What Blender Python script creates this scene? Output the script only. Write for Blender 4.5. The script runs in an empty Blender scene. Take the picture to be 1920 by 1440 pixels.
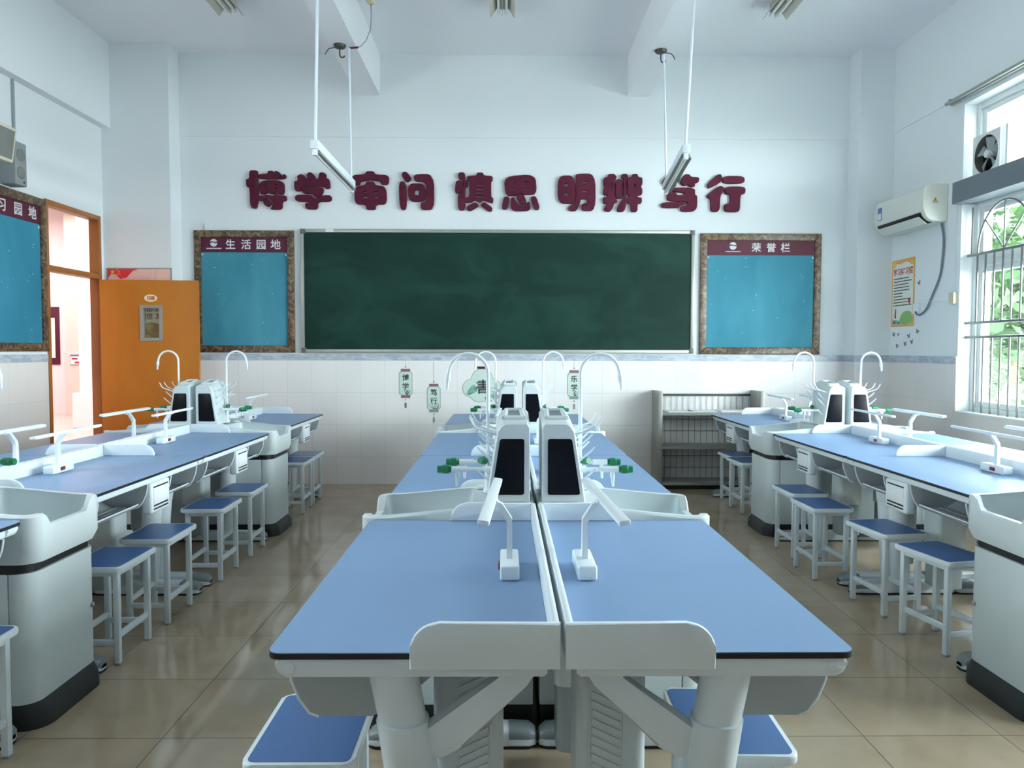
import bpy, bmesh, math, random
from mathutils import Matrix, Vector
random.seed(7)
SC = bpy.context.scene
COL = SC.collection

# ------------------------------------------------------------------ camera
CAM_H = 1.396
def make_camera():
    pitch, yaw, roll = 0.0453, 0.0108, -0.0023
    cp, sp, cy, sy = math.cos(pitch), math.sin(pitch), math.cos(yaw), math.sin(yaw)
    fwd = Vector((sy*cp, cy*cp, -sp)); right = Vector((cy, -sy, 0)); up = right.cross(fwd)
    r2 = math.cos(roll)*right - math.sin(roll)*up
    u2 = math.sin(roll)*right + math.cos(roll)*up
    cd = bpy.data.cameras.new('camera'); co = bpy.data.objects.new('camera', cd); COL.objects.link(co)
    m = Matrix((r2, u2, -fwd)).transposed().to_4x4(); m.translation = (0, 0, CAM_H)
    co.matrix_world = m
    cd.sensor_width = 36; cd.lens = 36*1415.62/1920; cd.clip_start = 0.05; cd.clip_end = 200
    SC.camera = co
make_camera()

# ------------------------------------------------------------------ world, light, exposure
SC.view_settings.view_transform = 'Standard'; SC.view_settings.look = 'None'
SC.view_settings.gamma = 1; SC.view_settings.use_curve_mapping = False
SC.view_settings.exposure = 0.08
SC.cycles.max_bounces = 10; SC.cycles.diffuse_bounces = 7; SC.cycles.glossy_bounces = 3
SC.cycles.transparent_max_bounces = 12; SC.cycles.sample_clamp_indirect = 6
SC.cycles.use_denoising = True
W = bpy.data.worlds.new('sky'); SC.world = W; W.use_nodes = True
bgn = W.node_tree.nodes['Background']
bgn.inputs['Color'].default_value = (0.895, 0.966, 1.0, 1); bgn.inputs['Strength'].default_value = 33.0

def window_portal(name, loc, rot, sx, sy):
    l = bpy.data.lights.new(name, 'AREA'); l.shape = 'RECTANGLE'; l.size = sx; l.size_y = sy
    l.cycles.is_portal = True
    o = bpy.data.objects.new(name, l); COL.objects.link(o); o.location = loc; o.rotation_euler = rot
    return o
WALL_L, WALL_R, WALL_B, WALL_F, CEIL = -3.96, 3.88, 7.81, -4.0, 4.38
for i, (a, b) in enumerate(((3.62, 6.42), (1.5, 3.3))):
    window_portal('window_portal', (WALL_R+.28, (a+b)/2, 2.17), (0, math.radians(90), 0), 2.6, b-a)
window_portal('side_fill_window_portal', (WALL_L-.12, 2.4, 2.5), (0, math.radians(-90), 0), 1.2, 1.2)  # portal of the added left fill window
def hall_fill(loc, power, sx, sy, col):  # added pinkish fill light that brightens the hall, stands for no known fitting
    l = bpy.data.lights.new('hall_fill_light', 'AREA'); l.shape = 'RECTANGLE'; l.size = sx; l.size_y = sy
    l.energy = power; l.color = col
    o = bpy.data.objects.new('hall_fill_light', l); COL.objects.link(o); o.location = loc
hall_fill((-7.0, 9.5, 4.2), 300, 3.0, 4.0, (1.0, .90, .92))
hall_fill((-9.0, 14.0, 4.2), 190, 3.0, 3.0, (1.0, .90, .92))

# ------------------------------------------------------------------ materials
def lin(c):
    return tuple((x/12.92 if x <= .04045 else ((x+.055)/1.055)**2.4) for x in (v/255 for v in c))
def newmat(name):
    m = bpy.data.materials.new(name); m.use_nodes = True
    nt = m.node_tree; return m, nt, nt.nodes['Principled BSDF']
def mat(name, c, rough=.5, metal=0, var=.04, scale=6.0, spec=.5, bump=0):
    m, nt, p = newmat(name)
    c = lin(c)
    p.inputs['Roughness'].default_value = rough; p.inputs['Metallic'].default_value = metal
    p.inputs['Specular IOR Level'].default_value = spec
    tc = nt.nodes.new('ShaderNodeTexCoord'); nz = nt.nodes.new('ShaderNodeTexNoise')
    nz.inputs['Scale'].default_value = scale; nz.inputs['Detail'].default_value = 4
    nt.links.new(tc.outputs['Object'], nz.inputs['Vector'])
    mx = nt.nodes.new('ShaderNodeMix'); mx.data_type = 'RGBA'
    mx.inputs[6].default_value = (*[max(0, v*(1-var)) for v in c], 1)
    mx.inputs[7].default_value = (*[min(1, v*(1+var)) for v in c], 1)
    nt.links.new(nz.outputs['Fac'], mx.inputs[0]); nt.links.new(mx.outputs[2], p.inputs['Base Color'])
    if bump:
        b = nt.nodes.new('ShaderNodeBump'); b.inputs['Strength'].default_value = bump; b.inputs['Distance'].default_value = .002
        n2 = nt.nodes.new('ShaderNodeTexNoise'); n2.inputs['Scale'].default_value = 300
        nt.links.new(tc.outputs['Object'], n2.inputs['Vector'])
        nt.links.new(n2.outputs['Fac'], b.inputs['Height']); nt.links.new(b.outputs['Normal'], p.inputs['Normal'])
    return m
def math_node(nt, op, a, b):
    n = nt.nodes.new('ShaderNodeMath'); n.operation = op
    for i, v in enumerate((a, b)):
        if isinstance(v, (int, float)): n.inputs[i].default_value = v
        else: nt.links.new(v, n.inputs[i])
    return n.outputs[0]
def tile_mat(name, axes, size, off, c1, c2, grout, mortar, rough, var_scale=3.0, var=.10, dirt=None):
    m, nt, p = newmat(name)
    g = nt.nodes.new('ShaderNodeNewGeometry'); s = nt.nodes.new('ShaderNodeSeparateXYZ')
    nt.links.new(g.outputs['Position'], s.inputs[0])
    ua = math_node(nt, 'DIVIDE', math_node(nt, 'SUBTRACT', s.outputs[axes[0]], off[0]), size[0])
    va = math_node(nt, 'DIVIDE', math_node(nt, 'SUBTRACT', s.outputs[axes[1]], off[1]), size[1])
    cb = nt.nodes.new('ShaderNodeCombineXYZ'); nt.links.new(ua, cb.inputs[0]); nt.links.new(va, cb.inputs[1])
    br = nt.nodes.new('ShaderNodeTexBrick'); br.offset = 0; br.squash = 1
    br.inputs['Scale'].default_value = 1; br.inputs['Brick Width'].default_value = 1; br.inputs['Row Height'].default_value = 1
    br.inputs['Mortar Size'].default_value = mortar; br.inputs['Mortar Smooth'].default_value = 0.3
    br.inputs['Bias'].default_value = 0
    br.inputs['Color1'].default_value = (*lin(c1), 1); br.inputs['Color2'].default_value = (*lin(c2), 1)
    br.inputs['Mortar'].default_value = (*lin(grout), 1)
    nt.links.new(cb.outputs[0], br.inputs['Vector'])
    nz = nt.nodes.new('ShaderNodeTexNoise'); nz.inputs['Scale'].default_value = var_scale; nz.inputs['Detail'].default_value = 6
    nt.links.new(g.outputs['Position'], nz.inputs['Vector'])
    rp = nt.nodes.new('ShaderNodeMapRange'); rp.inputs['From Min'].default_value = .3; rp.inputs['From Max'].default_value = .7
    rp.inputs['To Min'].default_value = 1-var; rp.inputs['To Max'].default_value = 1+var*.5
    nt.links.new(nz.outputs['Fac'], rp.inputs['Value'])
    mx = nt.nodes.new('ShaderNodeMix'); mx.data_type = 'RGBA'; mx.blend_type = 'MULTIPLY'; mx.inputs[0].default_value = 1
    nt.links.new(br.outputs['Color'], mx.inputs[6]); nt.links.new(rp.outputs['Result'], mx.inputs[7])
    nt.links.new(mx.outputs[2], p.inputs['Base Color'])
    rr = nt.nodes.new('ShaderNodeMapRange'); rr.inputs['To Min'].default_value = rough*.7; rr.inputs['To Max'].default_value = rough*1.4
    nt.links.new(nz.outputs['Fac'], rr.inputs['Value'])
    rm = nt.nodes.new('ShaderNodeMix'); rm.data_type = 'FLOAT'
    nt.links.new(br.outputs['Fac'], rm.inputs[0]); nt.links.new(rr.outputs['Result'], rm.inputs[2]); rm.inputs[3].default_value = .7
    nt.links.new(rm.outputs[0], p.inputs['Roughness'])
    return m
def streak_mat(name, c1, c2, scale=(3, 3, 40), rough=.4, contrast=(.4, .6), detail=8, dist=1.0, spec=.5):
    """noise-mottled two tone material (marbled frames, chalk haze, foliage...)"""
    m, nt, p = newmat(name); p.inputs['Roughness'].default_value = rough
    p.inputs['Specular IOR Level'].default_value = spec
    tc = nt.nodes.new('ShaderNodeTexCoord'); mp = nt.nodes.new('ShaderNodeMapping'); mp.inputs['Scale'].default_value = scale
    nz = nt.nodes.new('ShaderNodeTexNoise'); nz.inputs['Scale'].default_value = 1; nz.inputs['Detail'].default_value = detail
    nz.inputs['Distortion'].default_value = dist
    cr = nt.nodes.new('ShaderNodeValToRGB'); cr.color_ramp.elements[0].position = contrast[0]; cr.color_ramp.elements[1].position = contrast[1]
    cr.color_ramp.elements[0].color = (*lin(c1), 1); cr.color_ramp.elements[1].color = (*lin(c2), 1)
    nt.links.new(tc.outputs['Object'], mp.inputs[0]); nt.links.new(mp.outputs[0], nz.inputs['Vector'])
    nt.links.new(nz.outputs['Fac'], cr.inputs[0]); nt.links.new(cr.outputs[0], p.inputs['Base Color'])
    return m
def glass_mat(name, tint=(1, 1, 1), amount=.1, haze=0.0):
    m = bpy.data.materials.new(name); m.use_nodes = True; nt = m.node_tree
    nt.nodes.remove(nt.nodes['Principled BSDF']); out = nt.nodes['Material Output']
    t = nt.nodes.new('ShaderNodeBsdfTransparent'); t.inputs[0].default_value = (*tint, 1)
    gl = nt.nodes.new('ShaderNodeBsdfGlossy'); gl.inputs['Roughness'].default_value = .05
    lw = nt.nodes.new('ShaderNodeLayerWeight'); lw.inputs['Blend'].default_value = .5
    pw = math_node(nt, 'ADD', math_node(nt, 'MULTIPLY', math_node(nt, 'POWER', lw.outputs['Facing'], 4.0), .45), .03)
    mx = nt.nodes.new('ShaderNodeMixShader'); nt.links.new(pw, mx.inputs[0])
    nt.links.new(t.outputs[0], mx.inputs[1]); nt.links.new(gl.outputs[0], mx.inputs[2])
    nt.links.new(mx.outputs[0], out.inputs[0])
    return m

M = {}
M['paint'] = mat('wall_paint', (230, 234, 236), .75, var=.02, scale=1.2)
M['ceil'] = mat('ceiling_paint', (242, 242, 245), .8, var=.02, scale=.8)
M['floor'] = tile_mat('floor_tiles', (0, 1), (.506, .487), (-1.224, 2.663), (170, 152, 130), (164, 146, 124), (92, 81, 68), .005, .085, 4.0, .14)
M['tile_x'] = tile_mat('wall_tiles_x', (0, 2), (.25, .333), (.02, .283), (236, 233, 233), (232, 229, 229), (204, 200, 198), .006, .22, 1.2, .05)
M['tile_y'] = tile_mat('wall_tiles_y', (1, 2), (.25, .333), (.06, .283), (230, 224, 221), (226, 220, 218), (198, 194, 190), .006, .22, 1.2, .05)
M['band'] = streak_mat('border_tiles', (164, 172, 186), (192, 198, 208), (8, 8, 26), .25)
M['white'] = mat('white_plastic', (226, 234, 240), .32, var=.015)
M['steel_white'] = mat('white_powder_coat', (222, 231, 237), .38, var=.02)
M['pp'] = mat('pale_grey_plastic', (204, 213, 216), .36, var=.02)
M['pp_dark'] = mat('mid_grey_plastic', (150, 160, 163), .4, var=.03)
M['pp_tray'] = mat('tray_grey_plastic', (164, 172, 177), .4, var=.02)
M['foot_grey'] = mat('grey_foot_plastic', (128, 137, 141), .4, var=.04)
M['black'] = mat('black_plastic', (14, 15, 20), .45, var=.1)
M['plinth'] = mat('black_plinth', (24, 28, 28), .5, var=.25, scale=30)
M['top'] = mat('blue_laminate', (122, 149, 184), .42, var=.025, scale=2.5, spec=.22)
M['top_edge'] = mat('black_core_edge', (10, 12, 20), .4, var=.1)
M['seat'] = mat('stool_blue_laminate', (74, 110, 166), .35, var=.04)
M['screen'] = mat('dark_panel', (8, 9, 18), .35, var=.1, spec=.15)
M['green'] = mat('green_tap_handle', (8, 112, 72), .35, var=.05)
M['red'] = mat('red_switch', (126, 22, 30), .35)
M['chalkboard'] = streak_mat('green_chalkboard', (10, 42, 35), (28, 66, 57), (1.1, 1.1, 2.2), .6, (.42, .85), 10, 1.5, .2)
M['alu'] = mat('aluminium', (166, 166, 160), .4, .5, var=.05, scale=20)
M['alu_dark'] = mat('grey_corner_cap', (104, 104, 100), .5, .2)
M['marble'] = streak_mat('marbled_brown_frame', (62, 44, 32), (150, 122, 92), (14, 14, 14), .35, (.42, .74), 12, 2.0)
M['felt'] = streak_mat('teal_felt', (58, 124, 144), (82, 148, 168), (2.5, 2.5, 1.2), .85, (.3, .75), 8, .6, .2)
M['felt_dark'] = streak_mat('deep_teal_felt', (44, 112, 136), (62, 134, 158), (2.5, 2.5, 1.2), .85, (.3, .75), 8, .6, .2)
M['maroon'] = mat('maroon_board', (80, 24, 46), .55, var=.05, spec=.3)
M['letters'] = mat('maroon_foam_letters', (76, 18, 40), .7, var=.06, spec=.2)
M['textwhite'] = mat('white_print', (220, 220, 222), .6)
M['ink'] = mat('black_ink', (24, 28, 30), .7)
M['inkred'] = mat('red_print', (170, 40, 40), .6)
M['door'] = streak_mat('orange_wood', (176, 102, 12), (190, 116, 20), (3, 3, 1), .4, (.3, .7), 6, .6)
M['doorframe'] = streak_mat('orange_wood_frame', (140, 84, 34), (164, 102, 44), (6, 6, 1), .4, (.3, .7), 6, .6)
M['cream'] = mat('cream_plastic', (214, 206, 178), .4)
M['ac'] = mat('air_conditioner_plastic', (226, 226, 216), .35, var=.015)
M['spk'] = mat('grey_speaker', (134, 140, 144), .6, bump=.4)
M['mesh'] = mat('speaker_mesh', (118, 120, 116), .7, bump=.8)
M['greysteel'] = mat('grey_steel_shelf', (150, 150, 144), .45, .2, var=.08)
M['wire'] = mat('dark_wire', (58, 62, 60), .5, .3)
M['paper'] = mat('white_paper', (226, 230, 232), .8)
M['cable'] = mat('grey_cable', (112, 122, 134), .5)
M['greybeam'] = mat('grey_pelmet_paint', (104, 112, 120), .6)
M['stainless'] = mat('stainless_bar', (150, 152, 150), .3, .8)
M['winframe'] = mat('white_window_frame', (222, 226, 226), .4)
M['glass'] = glass_mat('window_glass', (.96, 1, .99))
M['fixture'] = mat('beige_reflector', (196, 192, 178), .4)
M['tube'] = mat('unlit_tube', (240, 242, 242), .25)
M['darkmetal'] = mat('dark_hook_metal', (70, 66, 60), .5, .5)
M['hallwall'] = mat('hall_wall', (240, 226, 226), .7)
M['hallbeige'] = mat('hall_beige', (218, 200, 190), .6)
M['halltile'] = tile_mat('hall_floor_tiles', (0, 1), (.6, .6), (0, 0), (206, 194, 182), (200, 188, 176), (170, 160, 150), .006, .2, 2, .05)
M['leaf'] = streak_mat('leaves', (26, 50, 24), (52, 80, 38), (2, 2, 2), .6, (.3, .7))
M['bark'] = mat('bark', (96, 82, 66), .8)
M['pale_ground'] = streak_mat('ground', (196, 200, 196), (220, 222, 218), (.6, .6, .6), .9)  # near-white ground, made pale to bounce daylight up to the ceiling
M['fin_tile'] = tile_mat('outside_tiles', (0, 2), (.2, .1), (0, 0), (150, 156, 154), (144, 150, 148), (96, 102, 102), .02, .4)
M['eave_tile'] = tile_mat('eave_tiles', (0, 1), (.2, .1), (0, 0), (222, 228, 226), (214, 222, 220), (150, 158, 158), .02, .5)
M['lantern'] = mat('pale_green_sticker', (196, 214, 206), .6)
M['lanternedge'] = mat('grey_green_outline', (132, 150, 142), .6)
M['cap_rose'] = mat('dusty_rose', (140, 96, 104), .6)
M['teal_ink'] = streak_mat('teal_wash', (50, 110, 104), (132, 176, 164), (10, 10, 10), .6)
M['yellow'] = mat('yellow_print', (224, 190, 60), .5)
M['orange_pr'] = mat('orange_print', (222, 160, 92), .6)
M['green_pr'] = mat('green_print', (132, 172, 104), .6)
M['posterwhite'] = mat('poster_paper', (226, 228, 220), .6)
M['flagred'] = mat('flag_red', (206, 40, 40), .5)
M['posterpink'] = streak_mat('pink_poster_wash', (236, 196, 176), (222, 150, 190), (3, 3, 3), .5, (.35, .65), 3)
M['gold'] = streak_mat('golden_hills', (176, 120, 50), (230, 196, 120), (4, 4, 9), .5, (.35, .65), 3)
M['pale_y'] = mat('pale_yellow', (238, 222, 186), .6)
M['blue_pr'] = mat('blue_print', (70, 110, 170), .6)

# ------------------------------------------------------------------ mesh building
class MB:
    def __init__(s): s.V = []; s.F = []; s.Mi = []
    def take(s, bm, mi=0, T=None):
        bmesh.ops.recalc_face_normals(bm, faces=bm.faces[:])
        if T is not None: bmesh.ops.transform(bm, matrix=T, verts=bm.verts[:])
        if T is not None and T.determinant() < 0: bmesh.ops.reverse_faces(bm, faces=bm.faces[:])
        b = len(s.V); bm.verts.index_update()
        s.V += [v.co[:] for v in bm.verts]
        for f in bm.faces: s.F.append([b+v.index for v in f.verts]); s.Mi.append(mi)
        bm.free(); return s
    def box(s, x0, x1, y0, y1, z0, z1, r=0, mi=0, seg=2, T=None):
        bm = bmesh.new()
        bmesh.ops.create_cube(bm, size=1, matrix=Matrix.Translation(((x0+x1)/2, (y0+y1)/2, (z0+z1)/2)) @ Matrix.Diagonal((abs(x1-x0), abs(y1-y0), abs(z1-z0), 1)))
        if r: bmesh.ops.bevel(bm, geom=bm.edges[:], offset=r, segments=seg, affect='EDGES', profile=.5)
        return s.take(bm, mi, T)
    def prism(s, pts, a0, a1, axis='z', r=0, mi=0, seg=2, T=None, side_mi=None):
        bm = bmesh.new()
        def P(p, a): return {'x': (a, p[0], p[1]), 'y': (p[0], a, p[1]), 'z': (p[0], p[1], a)}[axis]
        lo = [bm.verts.new(P(p, a0)) for p in pts]; hi = [bm.verts.new(P(p, a1)) for p in pts]
        bm.faces.new(lo); bm.faces.new(hi); n = len(pts)
        for i in range(n): bm.faces.new((lo[i], lo[(i+1) % n], hi[(i+1) % n], hi[i]))
        if r:
            ed = [e for e in bm.edges if (e.verts[0] in lo) == (e.verts[1] in lo)]
            bmesh.ops.bevel(bm, geom=ed, offset=r, segments=seg, affect='EDGES', profile=.5)
        return s.take(bm, mi, T)
    def loft(s, loops, caps=(True, True), mi=0, T=None):
        bm = bmesh.new(); L = [[bm.verts.new(p) for p in lp] for lp in loops]; n = len(loops[0])
        for a, b in zip(L, L[1:]):
            for i in range(n): bm.faces.new((a[i], a[(i+1) % n], b[(i+1) % n], b[i]))
        if caps[0]: bm.faces.new(L[0])
        if caps[1]: bm.faces.new(L[-1])
        return s.take(bm, mi, T)
    def tube(s, path, r, n=10, mi=0, T=None, square=False):
        path = [Vector(p) for p in path]; rs = r if isinstance(r, (list, tuple)) else [r]*len(path)
        loops = []; up = None
        for i, p in enumerate(path):
            t = (path[min(i+1, len(path)-1)] - path[max(i-1, 0)]).normalized()
            if up is None:
                up = Vector((0, 0, 1)) if abs(t.z) < .9 else Vector((0, 1, 0))
            a = t.cross(up).normalized(); up = a.cross(t).normalized()
            k = 4 if square else n
            loops.append([tuple(p + rs[i]*(math.cos(q)*a + math.sin(q)*up)) for q in (2*math.pi*(j+(.5 if square else 0))/k for j in range(k))])
        return s.loft(loops, (True, True), mi, T)
    def lathe(s, prof, c=(0, 0, 0), n=20, mi=0, T=None):
        loops = [[(c[0]+r*math.cos(2*math.pi*j/n), c[1]+r*math.sin(2*math.pi*j/n), c[2]+z) for j in range(n)] for r, z in prof]
        return s.loft(loops, (True, True), mi, T)
    def build(s, name, mats, parent=None, loc=None, rot=None, smooth=True, ang=35):
        me = bpy.data.meshes.new(name); me.from_pydata(s.V, [], s.F)
        if not isinstance(mats, (list, tuple)): mats = [mats]
        for m in mats: me.materials.append(M[m] if isinstance(m, str) else m)
        me.polygons.foreach_set('material_index', s.Mi)
        if smooth:
            me.polygons.foreach_set('use_smooth', [True]*len(me.polygons))
            me.set_sharp_from_angle(angle=math.radians(ang))
        me.update()
        return link(name, me, parent, loc, rot)
def link(name, me, parent=None, loc=None, rot=None):
    o = bpy.data.objects.new(name, me); COL.objects.link(o)
    if parent: o.parent = parent
    if loc: o.location = loc
    if rot: o.rotation_euler = rot
    return o
def tag(o, label, cat, group=None):
    o['label'] = label; o['category'] = cat
    if group: o['group'] = group
    return o
def thing(name, label, cat, loc=(0, 0, 0), rz=0, group=None):
    o = bpy.data.objects.new(name, None); COL.objects.link(o); o.empty_display_size = .1
    o.location = loc; o.rotation_euler = (0, 0, rz)
    return tag(o, label, cat, group)
def struct(o): o['kind'] = 'structure'; return o
def dup(root, loc, rz, label):
    """copy a thing with its parts and their sub-parts"""
    def cp(o, par):
        c = o.copy(); COL.objects.link(c); c.parent = par
        for ch in list(o.children): cp(ch, c)
        return c
    r = cp(root, None); r.location = loc; r.rotation_euler = (0, 0, rz); r['label'] = label
    return r
def rrect(x0, x1, y0, y1, r, n=6):
    """rounded rectangle; r = radius or (r at x0y0, x1y0, x1y1, x0y1)"""
    if not isinstance(r, (list, tuple)): r = (r,)*4
    out = []
    for (cx, cy, sx, sy, a0, rr) in ((x0, y0, 1, 1, 180, r[0]), (x1, y0, -1, 1, 270, r[1]), (x1, y1, -1, -1, 0, r[2]), (x0, y1, 1, -1, 90, r[3])):
        for k in range(n+1):
            a = math.radians(a0 + 90*k/n)
            out.append((cx+sx*rr+rr*math.cos(a), cy+sy*rr+rr*math.sin(a)))
    return out
def chaikin(p, it=2, q=.25):
    for _ in range(it):
        o = []
        for a, b in zip(p, p[1:]+p[:1]):
            o += [(a[0]*(1-q)+b[0]*q, a[1]*(1-q)+b[1]*q), (a[0]*q+b[0]*(1-q), a[1]*q+b[1]*(1-q))]
        p = o
    return p
ROT_B = Matrix.Rotation(math.radians(90), 4, 'X')                                    # faces the camera (-y)
ROT_L = Matrix.Rotation(math.radians(90), 4, 'Z') @ ROT_B                             # on the left wall, faces +x
ROT_R = Matrix.Rotation(math.radians(-90), 4, 'Z') @ ROT_B                            # on the right wall, faces -x
def curve_mesh(cd, T):
    tmp = bpy.data.objects.new('tmp', cd); COL.objects.link(tmp)
    bpy.context.view_layer.update()
    dg = bpy.context.evaluated_depsgraph_get()
    me = bpy.data.meshes.new_from_object(tmp.evaluated_get(dg))
    me.transform(T); bpy.data.objects.remove(tmp); bpy.data.curves.remove(cd)
    return me
def text(name, body, size, m, T, parent=None, extrude=.001, offset=0.0, align='CENTER', spacing=1.0):
    cd = bpy.data.curves.new(name, 'FONT'); cd.body = body; cd.size = size; cd.extrude = extrude; cd.offset = offset
    cd.align_x = align; cd.align_y = 'CENTER'; cd.space_character = spacing; cd.resolution_u = 3
    me = curve_mesh(cd, T); me.materials.clear(); me.materials.append(M[m]); me.name = name
    return link(name, me, parent)
def outline_mesh(pieces, depth, bevel, T):
    """pieces: closed 2-D outlines (holes are just more outlines) filled, extruded and bevelled"""
    cd = bpy.data.curves.new('outline', 'CURVE'); cd.dimensions = '2D'; cd.fill_mode = 'BOTH'
    cd.extrude = depth/2 - bevel; cd.bevel_depth = bevel; cd.bevel_resolution = 1; cd.offset = -bevel
    for p in pieces:
        sp = cd.splines.new('POLY'); sp.points.add(len(p)-1); sp.use_cyclic_u = True
        for q, (x, y) in zip(sp.points, p): q.co = (x, y, 0, 1)
    return curve_mesh(cd, T)

# ------------------------------------------------------------------ room shell
def wall_box(name, boxes, m, rot=None):
    b = MB()
    for a in boxes: b.box(*a)
    return struct(b.build(name, m, smooth=False))
FAR = WALL_B
wall_box('floor', [(-4.16, 4.1, WALL_F-.2, WALL_B+.2, -.1, 0)], 'floor')
wall_box('ceiling', [(-4.16, 4.1, WALL_F-.2, WALL_B+.2, CEIL, CEIL+.1)], 'ceil')
wall_box('wall_back', [(-4.16, 4.1, WALL_B, WALL_B+.2, 0, 3.553), (-4.16, 4.1, WALL_B-.012, WALL_B+.2, 3.553, CEIL)], 'paint')
wall_box('wall_front', [(-4.16, 4.1, WALL_F-.2, WALL_F, 0, CEIL)], 'paint')
DY0, DY1, DZ = 6.60, 7.50, 2.69
LW = (WALL_L-.085, WALL_L)
wall_box('wall_left', [(*LW, 4.8, DY0, 0, CEIL), (*LW, DY0, DY1, DZ, CEIL), (*LW, DY1, WALL_B+.2, 0, CEIL),
    (*LW, 3.0, 4.8, 0, CEIL), (*LW, WALL_F, 3.0, 0, 1.9), (*LW, WALL_F, 3.0, 3.1, CEIL), (*LW, WALL_F, 1.8, 1.9, 3.1)], 'paint')
RW = (WALL_R, WALL_R+.24)
WZ0, WZ1 = .87, 3.47
wall_box('wall_right', [(*RW, WALL_F, WALL_B+.2, 0, WZ0), (*RW, WALL_F, WALL_B+.2, WZ1, CEIL), (*RW, 6.42, WALL_B+.2, WZ0, WZ1),
    (*RW, 3.3, 3.62, WZ0, WZ1), (*RW, WALL_F, 1.5, WZ0, WZ1), (WALL_R-.010, WALL_R, WALL_F, WALL_B, 3.55, CEIL)], 'paint')
trim_n = [0]
def trim(boxes, m):
    trim_n[0] += 1
    return wall_box('trim_%d' % trim_n[0], boxes, m)
PILY = 7.56
trim([(WALL_L, -3.295, PILY, WALL_B, 0, CEIL)], 'paint')                 # left pilaster
trim([(3.53, WALL_R, PILY, WALL_B, 0, CEIL)], 'paint')                   # right pilaster
trim([(WALL_L, -3.87, WALL_F, PILY, 3.56, CEIL)], 'paint')               # beam along the left wall
trim([(-1.482, -1.262, WALL_F, WALL_B, 3.97, CEIL)], 'ceil')             # ceiling beams
trim([(1.255, 1.475, WALL_F, WALL_B, 3.972, CEIL)], 'ceil')
def wainscot(z0, z1, t, mx, my):
    trim([(-3.295, 3.53, WALL_B-t, WALL_B, z0, z1), (WALL_L, -3.295+t, PILY-t, PILY, z0, z1), (3.53-t, WALL_R, PILY-t, PILY, z0, z1)], mx)
    trim([(-3.295, -3.295+t, PILY, WALL_B-t, z0, z1), (3.53-t, 3.53, PILY, WALL_B-t, z0, z1),
          (WALL_L, WALL_L+t, WALL_F, DY0-.01, z0, z1), (WALL_L, WALL_L+t, DY1+.01, PILY-t, z0, z1)] +
         ([(WALL_R-t, WALL_R, WALL_F, PILY-t, z0, min(z1, WZ0))] if z0 < WZ0 else []) +
         [(WALL_R-t, WALL_R, 6.42, PILY-t, max(z0, WZ0), z1)], my)
wainscot(0, 1.284, .010, 'tile_x', 'tile_y')
wainscot(1.284, 1.348, .013, 'band', 'band')

# right windows: the first (far) one is in view, the others light the room from outside the frame
def make_window(i, y0, y1, detail):
    root = bpy.data.objects.new('window_%d' % i, None); COL.objects.link(root); struct(root)
    root.location = (WALL_R, y0, 0)
    L = y1-y0; xf0, xf1 = .13, .18
    b = MB()
    def fr(a0, a1, z0, z1, w=.05, x0=xf0, x1=xf1):
        b.box(x0, x1, a0, a0+w, z0, z1, .004); b.box(x0, x1, a1-w, a1, z0, z1, .004)
        b.box(x0, x1, a0+w, a1-w, z0, z0+w, .004); b.box(x0, x1, a0+w, a1-w, z1-w, z1, .004)
    fr(0, L, WZ0, WZ1, .05, xf0-.02, xf1+.02)
    b.box(xf0-.02, xf1+.02, .05, L-.05, 2.60, 2.80, .004)
    b.box(xf0-.02, xf1+.02, .05, L-.05, 2.10, 2.16, .004)
    for (a, c, z0, z1) in ((.05, L/2+.03, WZ0+.05, 2.10), (L/2-.03, L-.05, WZ0+.05, 2.10), (.05, L-.05, 2.16, 2.60), (.05, L/2, 2.80, WZ1-.05), (L/2, L-.05, 2.80, WZ1-.05)):
        fr(a, c, z0, z1, .05)
    b.build('window_frame', 'winframe', root)
    g = MB(); g.box(.152, .156, .06, L-.06, WZ0+.06, 2.6); g.box(.152, .156, .06, L-.06, 2.8, WZ1-.06)
    g.build('window_pane', 'glass', root, smooth=False)
    s = MB(); s.box(-.01, .13, .002, L-.002, WZ0-.02, WZ0+.012, .005); s.build('window_sill', 'winframe', root)
    if not detail: return root
    gr = MB(); xb = .065; r = .008
    for z in (2.20, 1.631, 1.511): gr.box(xb-.012, xb+.012, 0.0, L, z-.011, z+.011, .003)
    n = int(L/.108)
    for k in range(n):
        y = L-.13-k*.108
        if y < .03: break
        gr.tube([(xb, y, 1.631), (xb, y, 2.20)], r, 8); gr.tube([(xb, y, WZ0+.012), (xb, y, 1.511)], r, 8)
    c = L-.13-.33
    while c > .1:                                    # arches with three spokes
        pts = [(xb, c+.33*math.cos(t), 2.21+.38*math.sin(t)) for t in (math.pi*k/18 for k in range(19))]
        gr.tube(pts, r, 8)
        gr.tube([(xb, c, 2.21), (xb, c, 2.59)], r*.8, 8)
        for sg in (-1, 1): gr.tube([(xb, c, 2.21), (xb, c+sg*.24, 2.21+.26)], r*.8, 8)
        c -= .66
    gr.tube([(xb, L-.05, 2.2), (xb, L-.05, 2.6)], r, 8)
    gr.build('window_grille', 'stainless', root)
    return root
make_window(1, 3.62, 6.42, True); make_window(2, 1.5, 3.3, False)
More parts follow.
